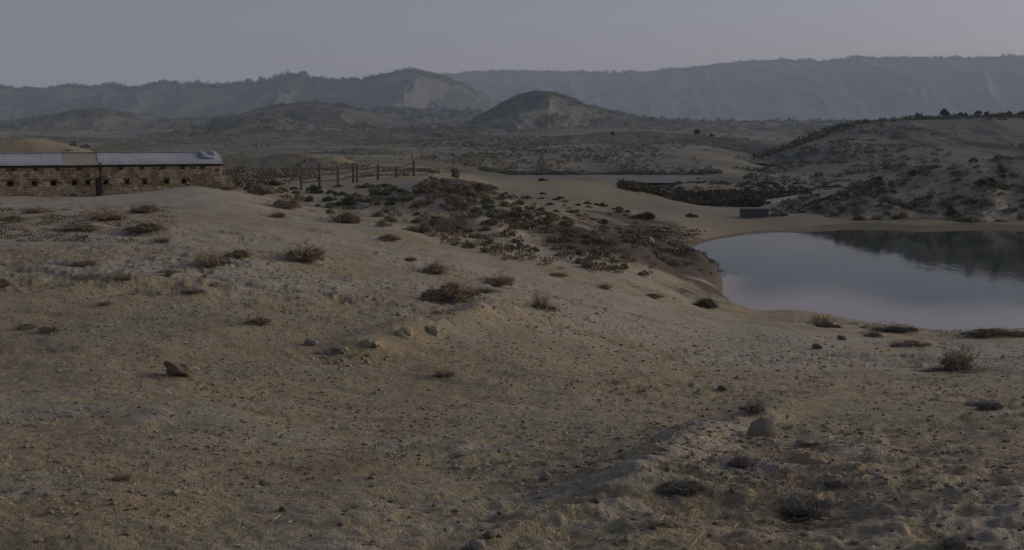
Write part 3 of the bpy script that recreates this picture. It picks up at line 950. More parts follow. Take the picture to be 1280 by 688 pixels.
def twig_mesh(name, rng, n, spread, height, thick, upright=0.0, lean=0.0):
    V, Fc = [], []
    for i in range(n):
        a = rng.uniform(0, 2 * math.pi)
        b = rng.random() ** 0.6 * (1 - upright) * 0.5 * math.pi * 0.96
        ln = rng.uniform(0.55, 1.08)
        b0 = rng.uniform(0, 0.28)
        base = np.array([math.cos(a) * b0 * spread, math.sin(a) * b0 * spread, -0.06])
        tip = np.array([math.sin(b) * math.cos(a) * spread + lean * rng.uniform(0, 1), math.sin(b) * math.sin(a) * spread, math.cos(b) * height + 0.05]) * ln
        mid = (base + tip) * 0.5 + rng.normal(0, 0.09, 3) + np.array([0, 0, 0.10])
        q = [base, base * 0.4 + mid * 0.6 + rng.normal(0, 0.03, 3), mid, mid * 0.45 + tip * 0.55 + rng.normal(0, 0.05, 3), tip]
        v, f = tube_np(q, thick, thick * 0.35)
        o = len(V)
        V += v
        Fc += [tuple(o + j for j in ff) for ff in f]
        for _ in range(2):         # side twigs
            s = rng.uniform(0.35, 0.9)
            p0 = q[2] * (1 - s) + q[4] * s
            p1 = p0 + rng.normal(0, 0.13, 3) + np.array([0, 0, 0.08])
            v, f = tube_np([p0, (p0 + p1) / 2 + rng.normal(0, 0.015, 3), p1], thick * 0.55, thick * 0.25)
            o = len(V)
            V += v
            Fc += [tuple(o + j for j in ff) for ff in f]
    return np_mesh(name, np.array(V), np.array(Fc), True)


def leaf_mesh(name, rng, n, spread, height, size, lumps=6, fill=0.55):
    """many small folded leaf clumps through an uneven dome"""
    L = []
    for k in range(lumps):
        a = rng.uniform(0, 2 * math.pi)
        q = rng.uniform(0.1, 0.85)
        L.append((math.cos(a) * q * spread, math.sin(a) * q * spread, rng.uniform(0.05, 0.55) * height * (1.12 - q), rng.uniform(0.15, 0.40)))
    V, Fc = [], []
    for i in range(n):
        lx, ly, lz, lr = L[int(rng.integers(len(L)))]
        d = rng.normal(0, 1, 3)
        d /= np.linalg.norm(d)
        d[2] = abs(d[2]) * 1.0 - 0.12
        rad = lr * (1 - fill * rng.random() ** 2)
        c = np.array([lx, ly, lz]) + d * rad * np.array([spread, spread, height])
        c[2] = max(c[2], 0.01)
        up = d * 0.7 + rng.normal(0, 0.5, 3) + np.array([0, 0, 0.35])
        up /= np.linalg.norm(up)
        sd_ = np.cross(up, rng.normal(0, 1, 3))
        sd_ /= np.linalg.norm(sd_) + 1e-9
        nn = np.cross(up, sd_)
        s = size * rng.uniform(0.6, 1.4)
        o = len(V)
        V += [c - sd_ * s * 0.22, c + sd_ * s * 0.22, c + up * s + nn * s * 0.25, c + up * s * 0.5 + nn * s * 0.3 - sd_ * s * 0.3]
        Fc += [(o, o + 1, o + 2), (o, o + 2, o + 3)]
    return np_mesh(name, np.array(V), np.array(Fc), False)


KIND = {
    'brown': (M_twig, M_brown_leaf), 'olive': (M_twig, M_olive_leaf), 'grey': (M_grey_leaf, M_grey_leaf), 'twiggy': (M_twig, M_brown_leaf), 'dark': (M_twig, M_darkleaf),
}
VAR = {}
for kk, (mt, ml) in KIND.items():
    VAR[kk] = []
    for s in range(3):
        rng = np.random.default_rng(100 + s * 7 + len(kk) * 13 + ord(kk[0]))
        if kk == 'twiggy':
            tw = twig_mesh('twigs', rng, 110, 0.95, 1.0, 0.020, 0.12, 0.2)
            lf = leaf_mesh('foliage', rng, 1300, 0.95, 0.45, 0.11, 7)
        elif kk == 'grey':
            tw = twig_mesh('twigs', rng, 130, 0.95, 0.75, 0.016)
            lf = leaf_mesh('foliage', rng, 2200, 0.95, 0.8, 0.085, 9, 0.4)
        else:
            tw = twig_mesh('twigs', rng, 130, 1.08, 0.85, 0.013)
            lf = leaf_mesh('foliage', rng, 2200, 0.98, 0.85, 0.10, 13)
        tw.materials.append(mt)
        lf.materials.append(ml)
        VAR[kk].append((tw, lf))

for i, (px, py, w, h, kind, lab) in enumerate(SHRUBS):
    x, y, z = hit(px, py)
    rad = w / F * y * 0.5
    hh = h / F * y * 0.92
    o = empty('shrub', (x, y + rad * 0.15, float(gz(np.array([x]), np.array([y]))[0]) - 0.02 * rad), random.uniform(0, 6.28))
    asp = min(1.0, max(0.5, hh / rad))
    o.rotation_euler.z = random.choice((0, math.pi)) + random.uniform(-0.4, 0.4)
    o.scale = (rad, rad * random.uniform(0.7, 0.95), hh)
    tw, lf = VAR[kind][i % 3]
    link('twigs', tw, o)
    link('foliage', lf, o)
    tag(o, lab, 'shrub', 'single shrubs on the bare slope')

# --- shrubs of the hummock, the gully and the near hill: one mesh each
BUSH = {}
for kk, ml, cnt in (('brown', M_brown_leaf, 5), ('olive', M_olive_leaf, 4), ('dark', M_darkleaf, 3)):
    BUSH[kk] = []
    for s in range(cnt):
        rng = np.random.default_rng(300 + s + ord(kk[0]) * 3)
        lf = leaf_mesh('saltbush', rng, 900, 0.98, 0.9, 0.16, 9)
        lf.materials.append(ml)
        BUSH[kk].append(lf)


def bush(x, y, z, rad, hh, kk, label, group, name='saltbush'):
    o = link(name, random.choice(BUSH[kk]))
    o.location = (x, y, z - 0.05 * rad)
    o.scale = (rad, rad * random.uniform(0.75, 1.05), hh)
    o.rotation_euler = (0, 0, random.uniform(0, 6.28))
    tag(o, label, 'shrub', group)


def in_poly(x, y, poly):
    c = False
    j = len(poly) - 1
    for i in range(len(poly)):
        if (poly[i][1] > y) != (poly[j][1] > y) and x < (poly[j][0] - poly[i][0]) * (y - poly[i][1]) / (poly[j][1] - poly[i][1]) + poly[i][0]:
            c = not c
        j = i
    return c


def scatter_px(poly, n, wmin, wmax, mix, label, group, mind=9, asp=(0.36, 0.6)):
    xs = [p[0] for p in poly]
    ys = [p[1] for p in poly]
    got, tries = [], 0
    while len(got) < n and tries < n * 60:
        tries += 1
        px, py = random.uniform(min(xs), max(xs)), random.uniform(min(ys), max(ys))
        if not in_poly(px, py, poly):
            continue
        if any(abs(px - a) < mind and abs(py - b) < mind * 0.45 for a, b in got):
            continue
        got.append((px, py))
        x, y, z = hit(px, py)
        if y > 200 or z < 0.05:
            continue
        w = random.uniform(wmin, wmax) * random.uniform(0.75, 1.15)
        rad = w / F * y * 0.5
        kk = random.choice(mix)
        hor = ('left', 'middle', 'right')[min(2, int(3 * (px - min(xs)) / (max(xs) - min(xs))))]
        ver = 'upper' if py < 0.5 * (min(ys) + max(ys)) else 'lower'
        size = 'small' if w < 0.43 * (wmin + wmax) else ('large' if w > 0.55 * (wmin + wmax) else 'medium')
        colour = {'brown': 'brown', 'olive': 'olive', 'dark': 'dark green'}[kk]
        bush(x, y, z, rad, rad * 2 * random.uniform(*asp), kk, f'{size} {colour} shrub, {ver} {hor} {label}', group)


scatter_px([(520, 224), (570, 222), (640, 244), (700, 272), (700, 288), (640, 290), (580, 262), (530, 240)], 46, 16, 30, ['brown', 'brown', 'olive'],
           'of the hummock crest thicket', 'shrubs along the hummock crest', 8)
scatter_px([(440, 250), (520, 240), (590, 262), (660, 300), (720, 322), (640, 326), (560, 304), (470, 284)], 50, 14, 28, ['brown', 'brown', 'brown', 'olive'],
           'of the pale left flank of the hummock', 'shrubs on the hummock flank', 11)
scatter_px([(660, 270), (740, 268), (810, 300), (850, 335), (800, 348), (740, 338), (690, 305)], 46, 14, 26, ['brown', 'brown', 'olive'],
           'of the broken hummock end above the spit', 'shrubs on the broken end of the hummock', 8)
scatter_px([(280, 226), (330, 226), (400, 246), (440, 262), (420, 272), (360, 252), (300, 236)], 18, 16, 30, ['brown', 'olive', 'dark'],
           'of the gully between shed and fence', 'shrubs in the gully', 10)
scatter_px([(380, 236), (500, 232), (520, 250), (480, 262), (420, 262)], 24, 14, 26, ['olive', 'dark', 'olive'],
           'of the scrub beside the sandy path', 'shrubs beside the sandy path', 9)
scatter_px([(640, 246), (720, 250), (820, 268), (815, 280), (740, 278), (660, 264)], 24, 9, 18, ['olive', 'dark'],
           'of the sand patch behind the hummock', 'small shrubs on the sand behind the hummock', 8, (0.3, 0.5))
for px, py, w, lab in [(678, 226, 12, 'lone dark tuft on the skyline of the sandy promontory'), (678, 243, 10, 'tiny dark tuft on the sand below the skyline tuft'), (700, 249, 12, 'tiny dark tuft on the sand right of the other tiny tuft'),
                       (772, 263, 16, 'small dark shrub alone on the sand of the promontory'), (808, 274, 32, 'wide flat green shrub on the sand above the brown spit'), (864, 272, 18, 'flat dark tuft on the sand left of the far shore'),
                       (972, 271, 26, 'low brown shrub right of the dark concrete trough'), (93, 183, 11, 'small upright dark bush on the bank behind the shed roof'), (107, 185, 15, 'round dark bush on the bank behind the shed roof')]:
    x, y, z = hit(px, py)
    rad = w / F * y * 0.5
    bush(x, y, z, rad, rad * (1.7 if px == 93 else 0.9), 'dark' if px != 972 else 'brown', lab, None)

# near hill behind the far shore
X, Y, Z, T, PXS = HB
ny_, nx_ = X.shape
cnt = 0
tries = 0
placed = []
while cnt < 92 and tries < 20000:
    tries += 1
    i, j = random.randrange(2, ny_), random.randrange(60, nx_)
    if T[i, j] > 1.02 or PXS[j] > 1310 or PXS[j] < 940:
        continue
    dens = 0.5 + 0.9 * float(fbm(np.array([X[i, j] / 2.6]), np.array([Y[i, j] / 1.5]), 2, 91)[0])
    if random.random() > dens:
        continue
    if any(abs(X[i, j] - a) < 0.30 and abs(Y[i, j] - b) < 0.3 for a, b in placed):
        continue
    placed.append((X[i, j], Y[i, j]))
    rad = random.uniform(0.28, 0.62)
    kk = random.choice(['olive', 'brown', 'brown', 'dark', 'olive'])
    size = 'small' if rad < 0.39 else ('large' if rad > 0.51 else 'medium')
    hor = ('left', 'middle left', 'middle', 'middle right', 'right')[min(4, int((PXS[j] - 940) / 74.1))]
    ver = 'foot' if T[i, j] < 0.4 else ('slope' if T[i, j] < 0.8 else 'crest')
    colour = {'brown': 'brown', 'olive': 'olive', 'dark': 'dark green'}[kk]
    bush(X[i, j], Y[i, j], Z[i, j], rad, rad * random.uniform(0.8, 1.2), kk,
         f'{size} {colour} shrub on the {hor} {ver} of the hill behind the pond', 'shrubs on the hill behind the far shore')
    cnt += 1


# --- scrub nobody could count, as joined meshes
def clump_stuff(name, pts, label, mat, per=26, seed=1, upright=0.8, leaf=0.45):
    """pts: list of (x, y, z, radius, height)"""
    rng = np.random.default_rng(seed)
    P = np.array(pts)
    n = len(P)
    C = np.repeat(P, per, 0)
    m = len(C)
    d = rng.normal(0, 1, (m, 3))
    d /= np.linalg.norm(d, axis=1, keepdims=True)
    d[:, 2] = np.abs(d[:, 2])
    q = rng.random((m, 1)) ** 0.4
    c = C[:, :3] + d * q * np.stack([C[:, 3], C[:, 3], C[:, 4] * 0.8], 1)
    up = d + rng.normal(0, 0.5, (m, 3)) + np.array([0, 0, upright])
    up /= np.linalg.norm(up, axis=1, keepdims=True)
    sd_ = np.cross(up, rng.normal(0, 1, (m, 3)))
    sd_ /= np.linalg.norm(sd_, axis=1, keepdims=True)
    s = (np.minimum(C[:, 3], C[:, 4]) * leaf * rng.uniform(0.6, 1.4, m))[:, None]
    v = np.stack([c - sd_ * s * 0.4, c + sd_ * s * 0.4, c + up * s], 1).reshape(-1, 3)
    f = np.arange(m * 3).reshape(-1, 3)
    return tag(link(name, np_mesh(name, v, f, False), mat=mat), label, kind='stuff')


def hill_points(H, n, rmin, rmax, cond, seed, asp=0.9):
    X, Y, Z, T, PX = H
    rng = np.random.default_rng(seed)
    out = []
    while len(out) < n:
        i = int(rng.integers(1, X.shape[0])); j = int(rng.integers(1, X.shape[1] - 1))
        if not cond(X[i, j], Y[i, j], T[i, j], PX[j], rng):
            continue
        r_ = rng.uniform(rmin, rmax)
        fx = rng.random()
        x = X[i, j] * (1 - fx) + X[i, j + 1] * fx
        z = Z[i, j] * (1 - fx) + Z[i, j + 1] * fx
        out.append((x, Y[i, j], z, r_, r_ * asp * rng.uniform(0.7, 1.2)))
    return out


# small ground scrub between the bushes of the near hill
clump_stuff('low_scrub', hill_points(HB, 900, 0.12, 0.34, lambda x, y, t, p, g: t < 1.03 and p > 930 and p < 1400 and (float(fbm(np.array([x / 2.2]), np.array([y / 1.4]), 3, 93)[0]) > -0.02 or g.random() < 0.12), 5), 'low scrub between the shrubs on the hill behind the far shore', M_olive_leaf, 30, 5)
# scrub of the hummock floor
pts = []
for k in range(420):
    px, py = random.uniform(440, 850), random.uniform(226, 345)
    if not in_poly(px, py, [(440, 246), (520, 224), (570, 222), (640, 244), (740, 266), (820, 300), (850, 340), (800, 350), (640, 330), (540, 300)]):
        continue
    x, y, z = hit(px, py)
    r_ = random.uniform(0.10, 0.28)
    pts.append((x, y, z, r_, r_ * 0.8))
clump_stuff('hummock_scrub', pts, 'low dry scrub covering the ground of the hummock', M_brown_leaf, 34, 6)
# reed bed behind the sand spit
pts = []
rng = np.random.default_rng(8)
for k in range(2600):
    y = rng.uniform(97, 121)
    px = rng.uniform(775, 1010)
    lim = 262 - (900 - px) * 0.21 if px < 900 else 264
    x = (px - 640) / F * y
    z = float(gz0(np.array([x]), np.array([y]))[0])
    sy = 165 + F * (CAMZ - z) / y
    if sy > lim + rng.normal(0, 1.6) or (px > 960 and y < 100):
        continue
    if float(fbm(np.array([x / 2.5]), np.array([y / 2.0]), 3, 46)[0]) + rng.normal(0, 0.12) < -0.12:
        continue
    hgt = rng.uniform(0.12, 0.62) * (0.55 + 1.3 * float(fbm(np.array([x / 3]), np.array([y / 3]), 2, 44)[0]) ** 2)
    pts.append((x, y, z, rng.uniform(0.25, 0.5), hgt))
for k in range(900):
    y = rng.uniform(98, 149)
    px = rng.uniform(770, 1080)
    x = (px - 640) / F * y
    if y < 119 and px < 990 or float(fbm(np.array([x / 4]), np.array([y / 5]), 3, 47)[0]) + rng.normal(0, 0.15) < 0.02:
        continue
    r_ = rng.uniform(0.15, 0.5)
    pts.append((x, y, float(gz0(np.array([x]), np.array([y]))[0]), r_, r_ * 0.7))
clump_stuff('reed_bed', pts, 'dark brown and olive reed bed behind the sandy promontory', M_darkreed, 34, 9, 0.7, 0.55)
# hedge line on the far bank of the lake, scrub of the valley floor
pts = []
for k in range(420):
    y = rng.uniform(172.5, 177)
    px = rng.uniform(600, 900)
    x = (px - 640) / F * y
    r_ = rng.uniform(0.25, 0.55)
    pts.append((x, y, float(gz0(np.array([x]), np.array([y]))[0]), r_, r_ * 0.9))
clump_stuff('bank_scrub', pts, 'dark line of scrub on the far bank of the thin lake', M_darkleaf, 30, 10)
n_ = 5200
yy = np.exp(rng.uniform(math.log(95), math.log(1500), n_))
px = rng.uniform(-60, 1340, n_)
xx = (px - 640) / F * yy
zz = gz(xx, yy)
cl = fbm(xx / (0.05 * yy + 2), yy / (0.25 * yy + 3), 3, 88)
keep = (cl + rng.normal(0, 0.22, n_) > 0.12) & (zz > 0.3) & ~((yy < 180) & (px > 590)) & ~((yy < 340) & (px > 900)) & ~((yy < 130) & (px < 300) & (px > 60) & (yy < 105))
r_ = rng.uniform(0.0012, 0.0034, n_) * yy + 0.1
pts = np.stack([xx, yy, zz, r_, r_ * rng.uniform(0.4, 0.8, n_)], 1)[keep]
clump_stuff('valley_scrub', pts, 'dark scrub scattered over the valley floor', M_olive_leaf, 22, 12)
n_ = 3800
yy = np.exp(rng.uniform(math.log(178), math.log(430), n_))
px = rng.uniform(430, 935, n_)
xx = (px - 640) / F * yy
zz = gz(xx, yy)
cl = fbm(xx / 14, yy / 34, 3, 188)
keep = (cl + rng.normal(0, 0.25, n_) > -0.02 + 0.9 * (1 - sstep(440, 600, px)) + 0.9 * sstep(800, 930, px))
r_ = rng.uniform(0.25, 0.65, n_)
pts = np.stack([xx, yy, zz, r_, r_ * rng.uniform(0.6, 1.0, n_)], 1)[keep]
clump_stuff('plain_scrub', pts, 'dotted low scrub on the flat beyond the thin lake', M_reed, 22, 37)
clump_stuff('rise_scrub', np.array(hill_points(HT1, 1500, 0.25, 0.75, lambda x, y, t, p, g: t < 1.03 and float(fbm(np.array([x / 12]), np.array([y / 22]), 2, 188)[0]) + g.normal(0, 0.25) > 0.0, 41) + hill_points(HT2, 500, 0.2, 0.6, lambda x, y, t, p, g: t < 1.03 and float(fbm(np.array([x / 9]), np.array([y / 16]), 2, 189)[0]) + g.normal(0, 0.2) > 0.02, 42) + hill_points(HT3, 700, 0.5, 1.3, lambda x, y, t, p, g: t < 1.03 and float(fbm(np.array([x / 20]), np.array([y / 40]), 2, 190)[0]) + g.normal(0, 0.2) > 0.0, 43) + hill_points(HT4, 500, 0.9, 2.4, lambda x, y, t, p, g: t < 1.03, 44)), 'dotted low scrub over the rises and terraces of the valley', M_olive_leaf, 22, 31)
# loose dead scrub round the single shrubs, crusty flecks on the rough ground
pts = []
gpts = []
for (px, py, w, h, kind, lab) in SHRUBS:
    x0_, y0_, _ = hit(px, py, gz0)
    rad = w / F * y0_ * 0.5
    for k in range(26):
        a = random.uniform(0, 6.28)
        q = rad * (0.75 + 1.0 * random.random() ** 1.6)
        x, y = x0_ + math.cos(a) * q * 1.35, y0_ + math.sin(a) * q
        r_ = rad * random.uniform(0.05, 0.16)
        (gpts if kind == 'grey' else pts).append((x, y, float(gz(np.array([x]), np.array([y]))[0]), r_ * 1.4, r_ * 0.7))
for k in range(700):
    px, py = random.gauss(930, 75), random.gauss(592, 30)
    x, y, z = hit(px, py, gz0)
    if fbm(np.array([x / 0.3]), np.array([y / 0.3]), 2, 311)[0] < 0.0:
        continue
    r_ = random.uniform(0.008, 0.035)
    gpts.append((x, y, float(gz(np.array([x]), np.array([y]))[0]), r_ * 1.4, r_ * 0.7))
clump_stuff('dead_scrub', pts, 'loose dead scrub round the single shrubs', M_brown_leaf, 20, 34)
clump_stuff('crusty_scrub', gpts, 'grey crusty flecks of scrub over the rough ground', M_grey_leaf, 16, 35)
pts = []
for k in range(760):
    px = random.uniform(270, 545) if k < 520 else random.uniform(-30, 480)
    y = random.uniform(78, 106) if k < 520 else random.uniform(104, 128)
    x = (px - 640) / F * y
    if fbm(np.array([x / 5]), np.array([y / 7]), 3, 313)[0] < -0.05:
        continue
    r_ = random.uniform(0.2, 0.6)
    pts.append((x, y, float(gz(np.array([x]), np.array([y]))[0]), r_, r_ * 0.55))
clump_stuff('field_scrub', pts, 'dark scrub on the low ground behind the fence', M_reed, 26, 36)
# flat vegetation between the shrubs below the shed, dry grass on the spit
pts = []
for k in range(480):
    px, py = random.uniform(-20, 215), random.uniform(258, 304)
    x, y, z = hit(px, py, gz0)
    if fbm(np.array([x / 2.2]), np.array([y / 2.6]), 3, 301)[0] < 0.06:
        continue
    z = float(gz(np.array([x]), np.array([y]))[0])
    r_ = random.uniform(0.05, 0.28) * random.uniform(0.5, 1)
    pts.append((x, y, z, r_ * 1.4, r_ * 0.5))
clump_stuff('slope_scrub', pts, 'flat dry scrub below the shed wall', M_reed, 26, 32)
pts = []
for k in range(1200):
    px, py = random.uniform(770, 900), random.uniform(285, 372)
    if py > 314 + (px - 770) * 0.46 + random.gauss(0, 4):
        continue
    x, y, z = hit(px, py, gz0)
    z = float(gz(np.array([x]), np.array([y]))[0])
    if z < 0.2 or fbm(np.array([x / 1.2]), np.array([y / 1.6]), 3, 303)[0] < -0.25 or y > 72:
        continue
    r_ = random.uniform(0.07, 0.22)
    pts.append((x, y, z, r_ * 1.5, r_ * 0.7))
clump_stuff('spit_grass', pts, 'short brown dry grass over the spit beside the pond', M_darkreed, 24, 33)
# woods on the ridges and mounds
clump_stuff('ridge_wood', hill_points(HR, 900, 5, 10, lambda x, y, t, p, g: 0.93 < t < 1.06 and -80 < p < 600, 13, 1.1) + hill_points(HR, 500, 5, 9, lambda x, y, t, p, g: t < 0.95 and -80 < p < 640 and float(fbm(np.array([x / 130]), np.array([y / 200]), 2, 99)[0]) > 0.15, 14),
            'dark trees along the rim of the left ridge', M_darkleaf, 22, 13)
clump_stuff('far_wood', hill_points(HF, 900, 7, 12, lambda x, y, t, p, g: 0.95 < t < 1.04 and 500 < p < 1330, 15, 0.9), 'dark fringe of trees along the far ridge', M_darkleaf, 20, 15)
clump_stuff('mound_scrub', sum([hill_points(H, 650, 1.2, 3.4, lambda x, y, t, p, g: t < 1.05 and float(fbm(np.array([x / 45]), np.array([y / 80]), 2, 97)[0]) > -0.05, 16 + k) for k, H in enumerate((HC, HL, HL2))], []),
            'dark scrub over the rounded mounds of the valley', M_darkleaf, 22, 16)
clump_stuff('terrace_wood', hill_points(HD, 1100, 2.5, 6, lambda x, y, t, p, g: t < 1.05, 23), 'dark woodland on the terrace below the ridge', M_darkleaf, 22, 23)
clump_stuff('hillside_scrub', hill_points(HM, 800, 0.25, 0.8, lambda x, y, t, p, g: t < 1.0 and p < 1340 and p > 860 and float(fbm(np.array([x / 9]), np.array([y / 16]), 2, 95)[0]) > 0.05, 18) +
            hill_points(HM, 330, 0.4, 0.9, lambda x, y, t, p, g: 0.95 < t < 1.02 and p < 1340 and p > 900, 19) +
            hill_points(HM, 90, 0.7, 1.5, lambda x, y, t, p, g: 0.93 < t < 1.0 and 930 < p < 1060, 20), 'low scrub over the smooth brown hill', M_darkleaf, 26, 18)


# --- trees along the crest of the brown hill, and two in the valley
def tree(x, y, z, h, w, label, group, seed):
    rng = np.random.default_rng(seed)
    o = empty('tree', (x, y, z - 0.15))
    V, Fc = [], []

    def add(path, r0, r1):
        v, f = tube_np(path, r0, r1, 6)
        b = len(V)
        V.extend(v)
        Fc.extend(tuple(b + k for k in q) for q in f)
    top = np.array([rng.normal(0, 0.06) * h, 0, 0.62 * h])
    add([np.zeros(3), top * 0.5 + rng.normal(0, 0.02, 3) * h, top], 0.055 * h, 0.02 * h)
    for k in range(5):
        a = rng.uniform(0, 6.28)
        b0 = top * rng.uniform(0.3, 0.9)
        add([b0, b0 + np.array([math.cos(a) * 0.15 * w, math.sin(a) * 0.15 * w, 0.12 * h]), b0 + np.array([math.cos(a) * 0.34 * w, math.sin(a) * 0.34 * w, 0.20 * h])], 0.022 * h, 0.007 * h)
    link('trunk', np_mesh('trunk', np.array(V), np.array(Fc)), o, M_bark)
    lf = leaf_mesh('crown', rng, 1300, 0.5 * w, 0.8 * h, 0.10 * h, 9)
    n = len(lf.vertices)
    co = np.empty(n * 3, np.float32)
    lf.vertices.foreach_get('co', co)
    co = co.reshape(-1, 3)
    co[:, 2] += 0.18 * h
    lf.vertices.foreach_set('co', co.ravel())
    link('crown', lf, o, M_darkleaf)
    tag(o, label, 'tree', group)


X, Y, Z, T, PXS = HM
jc = int(np.argmin(np.abs(T[:, 0] - 1)))
for k, (px, w, h, lab) in enumerate([(1148, 9, 9, 'leftmost small tree on the crest of the brown hill'), (1180, 14, 13, 'tall leaning tree second from left on the brown hill crest'),
                                     (1200, 5, 8, 'narrow tree left of the close pair on the brown hill crest'), (1208, 7, 6, 'short bushy tree right of the narrow tree on the brown hill crest'),
                                     (1222, 11, 10, 'round broad tree in the middle of the brown hill crest'), (1233, 5, 8, 'thin tree right of the round broad tree on the hill crest'),
                                     (1254, 10, 6, 'low tree left of the last crest tree at the right edge'), (1262, 6, 7, 'pointed tree touching the low tree near the right edge'), (1276, 14, 8, 'wide tree on the hill crest at the right edge')]):
    j = int(np.argmin(np.abs(PXS - px)))
    y = Y[jc, j]
    tree(X[jc, j], y, Z[jc, j], h / F * y * 1.15, w / F * y * 1.2, lab, 'trees on the crest of the brown hill', 500 + k)
for k, (px, py, w, h, lab) in enumerate([(871, 168, 9, 9, 'dark tree alone on the rise left of the far pale shed'), (889, 168, 6, 6, 'smaller tree between the lone dark tree and the pale shed'), (763, 172, 6, 6, 'small dark tree alone on the low rise beyond the lake')]):
    Xr, Yr, Zr, Tr, Pr = HT1
    jr = int(np.argmin(np.abs(Pr - px)))
    ir = int(np.argmin(np.abs(Tr[:, 0] - (0.97 if px > 800 else 0.9))))
    x, y = float(Xr[ir, jr]), float(Yr[ir, jr])
    tree(x, y, float(Zr[ir, jr]), h / F * y * 1.2, w / F * y * 1.3, lab, 'trees on the valley floor', 520 + k)

# ------------------------------------------------------------------ stones and gravel
def rock_mesh(name, seed, flat=0.7, sub=3, rough=0.28, cut=None):
    bm = bmesh.new()
    bmesh.ops.create_icosphere(bm, subdivisions=sub, radius=1)
    rng = random.Random(seed)
    planes = [(Vector((rng.uniform(-1, 1), rng.uniform(-1, 1), rng.uniform(-0.2, 1))).normalized(), rng.uniform(0.62, 0.9)) for _ in range(7)]
    co = np.array([v.co for v in bm.verts])
    nn = fbm(co[:, 0] * 1.6 + seed, co[:, 1] * 1.6 + co[:, 2] * 1.3, 3, seed)
    for v, q in zip(bm.verts, nn):
        p = v.co * (1 + rough * q)
        for n, d in planes:
            e = p.dot(n) - d
            if e > 0:
                p = p - n * e * 0.85
        v.co = Vector((p.x, p.y, p.z * flat))
    me = bpy.data.meshes.new(name)
    bm.to_mesh(me)
    bm.free()
    for p in me.polygons:
        p.use_smooth = sub > 2
    return me


for i, (px, py, w, h, shape, mat, lab) in enumerate(STONES):
    x, y, z = hit(px, py)
    rad = w / F * y * 0.5
    hh = h / F * y
    if i == 0:
        me = rock_mesh('stone', 91, 0.92, 4, 0.30)
        o = link('stone', me, mat=mat)
        o.scale = (rad * 1.1, rad * 0.75, hh * 0.98)
        o.location = (x, y + rad * 0.3, z + 0.06 * hh)
        o.rotation_euler = (R(-10), R(8), R(-20))
    elif shape == 'dome':
        # a disc-like stone set on edge, half buried and leaning
        bm = bmesh.new()
        segs = 22
        ring = []
        for s in range(segs + 1):
            a = math.pi * s / segs * 1.08 - 0.04 * math.pi
            k = 1 + 0.04 * math.sin(3 * a + i) + 0.02 * math.sin(9 * a)
            ring.append((-math.cos(a) * k * (1.0 if math.cos(a) > 0 else 1.15), math.sin(a) * k))
        lay = []
        for d, sc_ in ((-0.34, 0.82), (-0.22, 1.0), (0.22, 1.0), (0.34, 0.86)):
            lay.append([bm.verts.new((p[0] * sc_, d + 0.35 * max(p[1], 0) * 1.0 - .1, p[1] * sc_)) for p in ring])
        for l0, l1 in zip(lay[:-1], lay[1:]):
            for s in range(segs):
                bm.faces.new((l0[s], l0[s + 1], l1[s + 1], l1[s]))
        bm.faces.new(lay[0])
        bm.faces.new(lay[-1][::-1])
        bmesh.ops.recalc_face_normals(bm, faces=bm.faces)
        me = bpy.data.meshes.new('stone')
        bm.to_mesh(me)
        bm.free()
        for p in me.polygons:
            p.use_smooth = len(p.vertices) == 4
        o = link('stone', me, mat=mat)
        o.scale = (rad, rad * 0.9, hh)
        o.location = (x, y + rad * 0.2, z - 0.14 * hh)
        o.rotation_euler = (R(-8), 0, R(-18) if i == 0 else R(25))
    else:
        me = rock_mesh('stone' if shape == 'rock' else 'clod', 40 + i, 0.9 if shape == 'rock' else 0.8, 4 if shape == 'clod' else 3, 0.34 if shape == 'rock' else 0.9)
        o = link('stone' if shape == 'rock' else 'clod', me, mat=mat)
        o.scale = (rad, rad * random.uniform(0.7, 1.0), hh * 0.62)
        o.location = (x, y + rad * 0.3, z + hh * 0.22)
        o.rotation_euler = (0, R(22) if i == 1 else random.uniform(-0.15, 0.15), random.uniform(-0.5, 0.5) if i == 1 else random.uniform(0, 6.28))
    tag(o, lab, 'stone' if shape != 'clod' else 'clod', 'stones on the bare slope' if shape != 'clod' else 'clods of earth on the slope')

ICO = []
bm = bmesh.new()
bmesh.ops.create_icosphere(bm, subdivisions=1, radius=1)
ico_v = np.array([v.co for v in bm.verts])
ico_f = np.array([[v.index for v in f.verts] for f in bm.faces])
bm.free()


def pebble_stuff(name, n, rlo, rhi, smin, smax, label, mat, seed, power=2.2, flat=0.55, th=0.5, patchy=True):
    rng = np.random.default_rng(seed)
    r = np.exp(rng.uniform(math.log(rlo), math.log(rhi), n))
    t = rng.uniform(-th, th, n)
    x, y = r * np.sin(t), r * np.cos(t)
    if patchy:
        k = fbm(x / 1.8, y / 1.4, 3, seed) + rng.normal(0, 0.25, n) > -0.05
        x, y, r = x[k], y[k], r[k]
    z = gz(x, y)
    k = z > 0.03
    x, y, z, r = x[k], y[k], z[k], r[k]
    n = len(x)
    s = smin + (smax - smin) * rng.random(n) ** power
    s = s * np.clip(r / 14, 1, 1.5)
    jit = 1 + rng.normal(0, 0.24, (n, len(ico_v), 1))
    v = ico_v[None] * jit * (s[:, None] * rng.uniform(0.7, 1.3, (n, 3)) * np.array([1, 1, flat]))[:, None, :]
    a = rng.uniform(0, 6.28, n)
    ca, sa = np.cos(a)[:, None], np.sin(a)[:, None]
    v = np.stack([v[..., 0] * ca - v[..., 1] * sa, v[..., 0] * sa + v[..., 1] * ca, v[..., 2]], -1)
    v = v + np.stack([x, y, z + s * flat * 0.25], -1)[:, None, :]
    f = ico_f[None] + (np.arange(n) * len(ico_v))[:, None, None]
    me = np_mesh(name, v.reshape(-1, 3), f.reshape(-1, 3), False)
    return tag(link(name, me, mat=mat), label, kind='stuff')


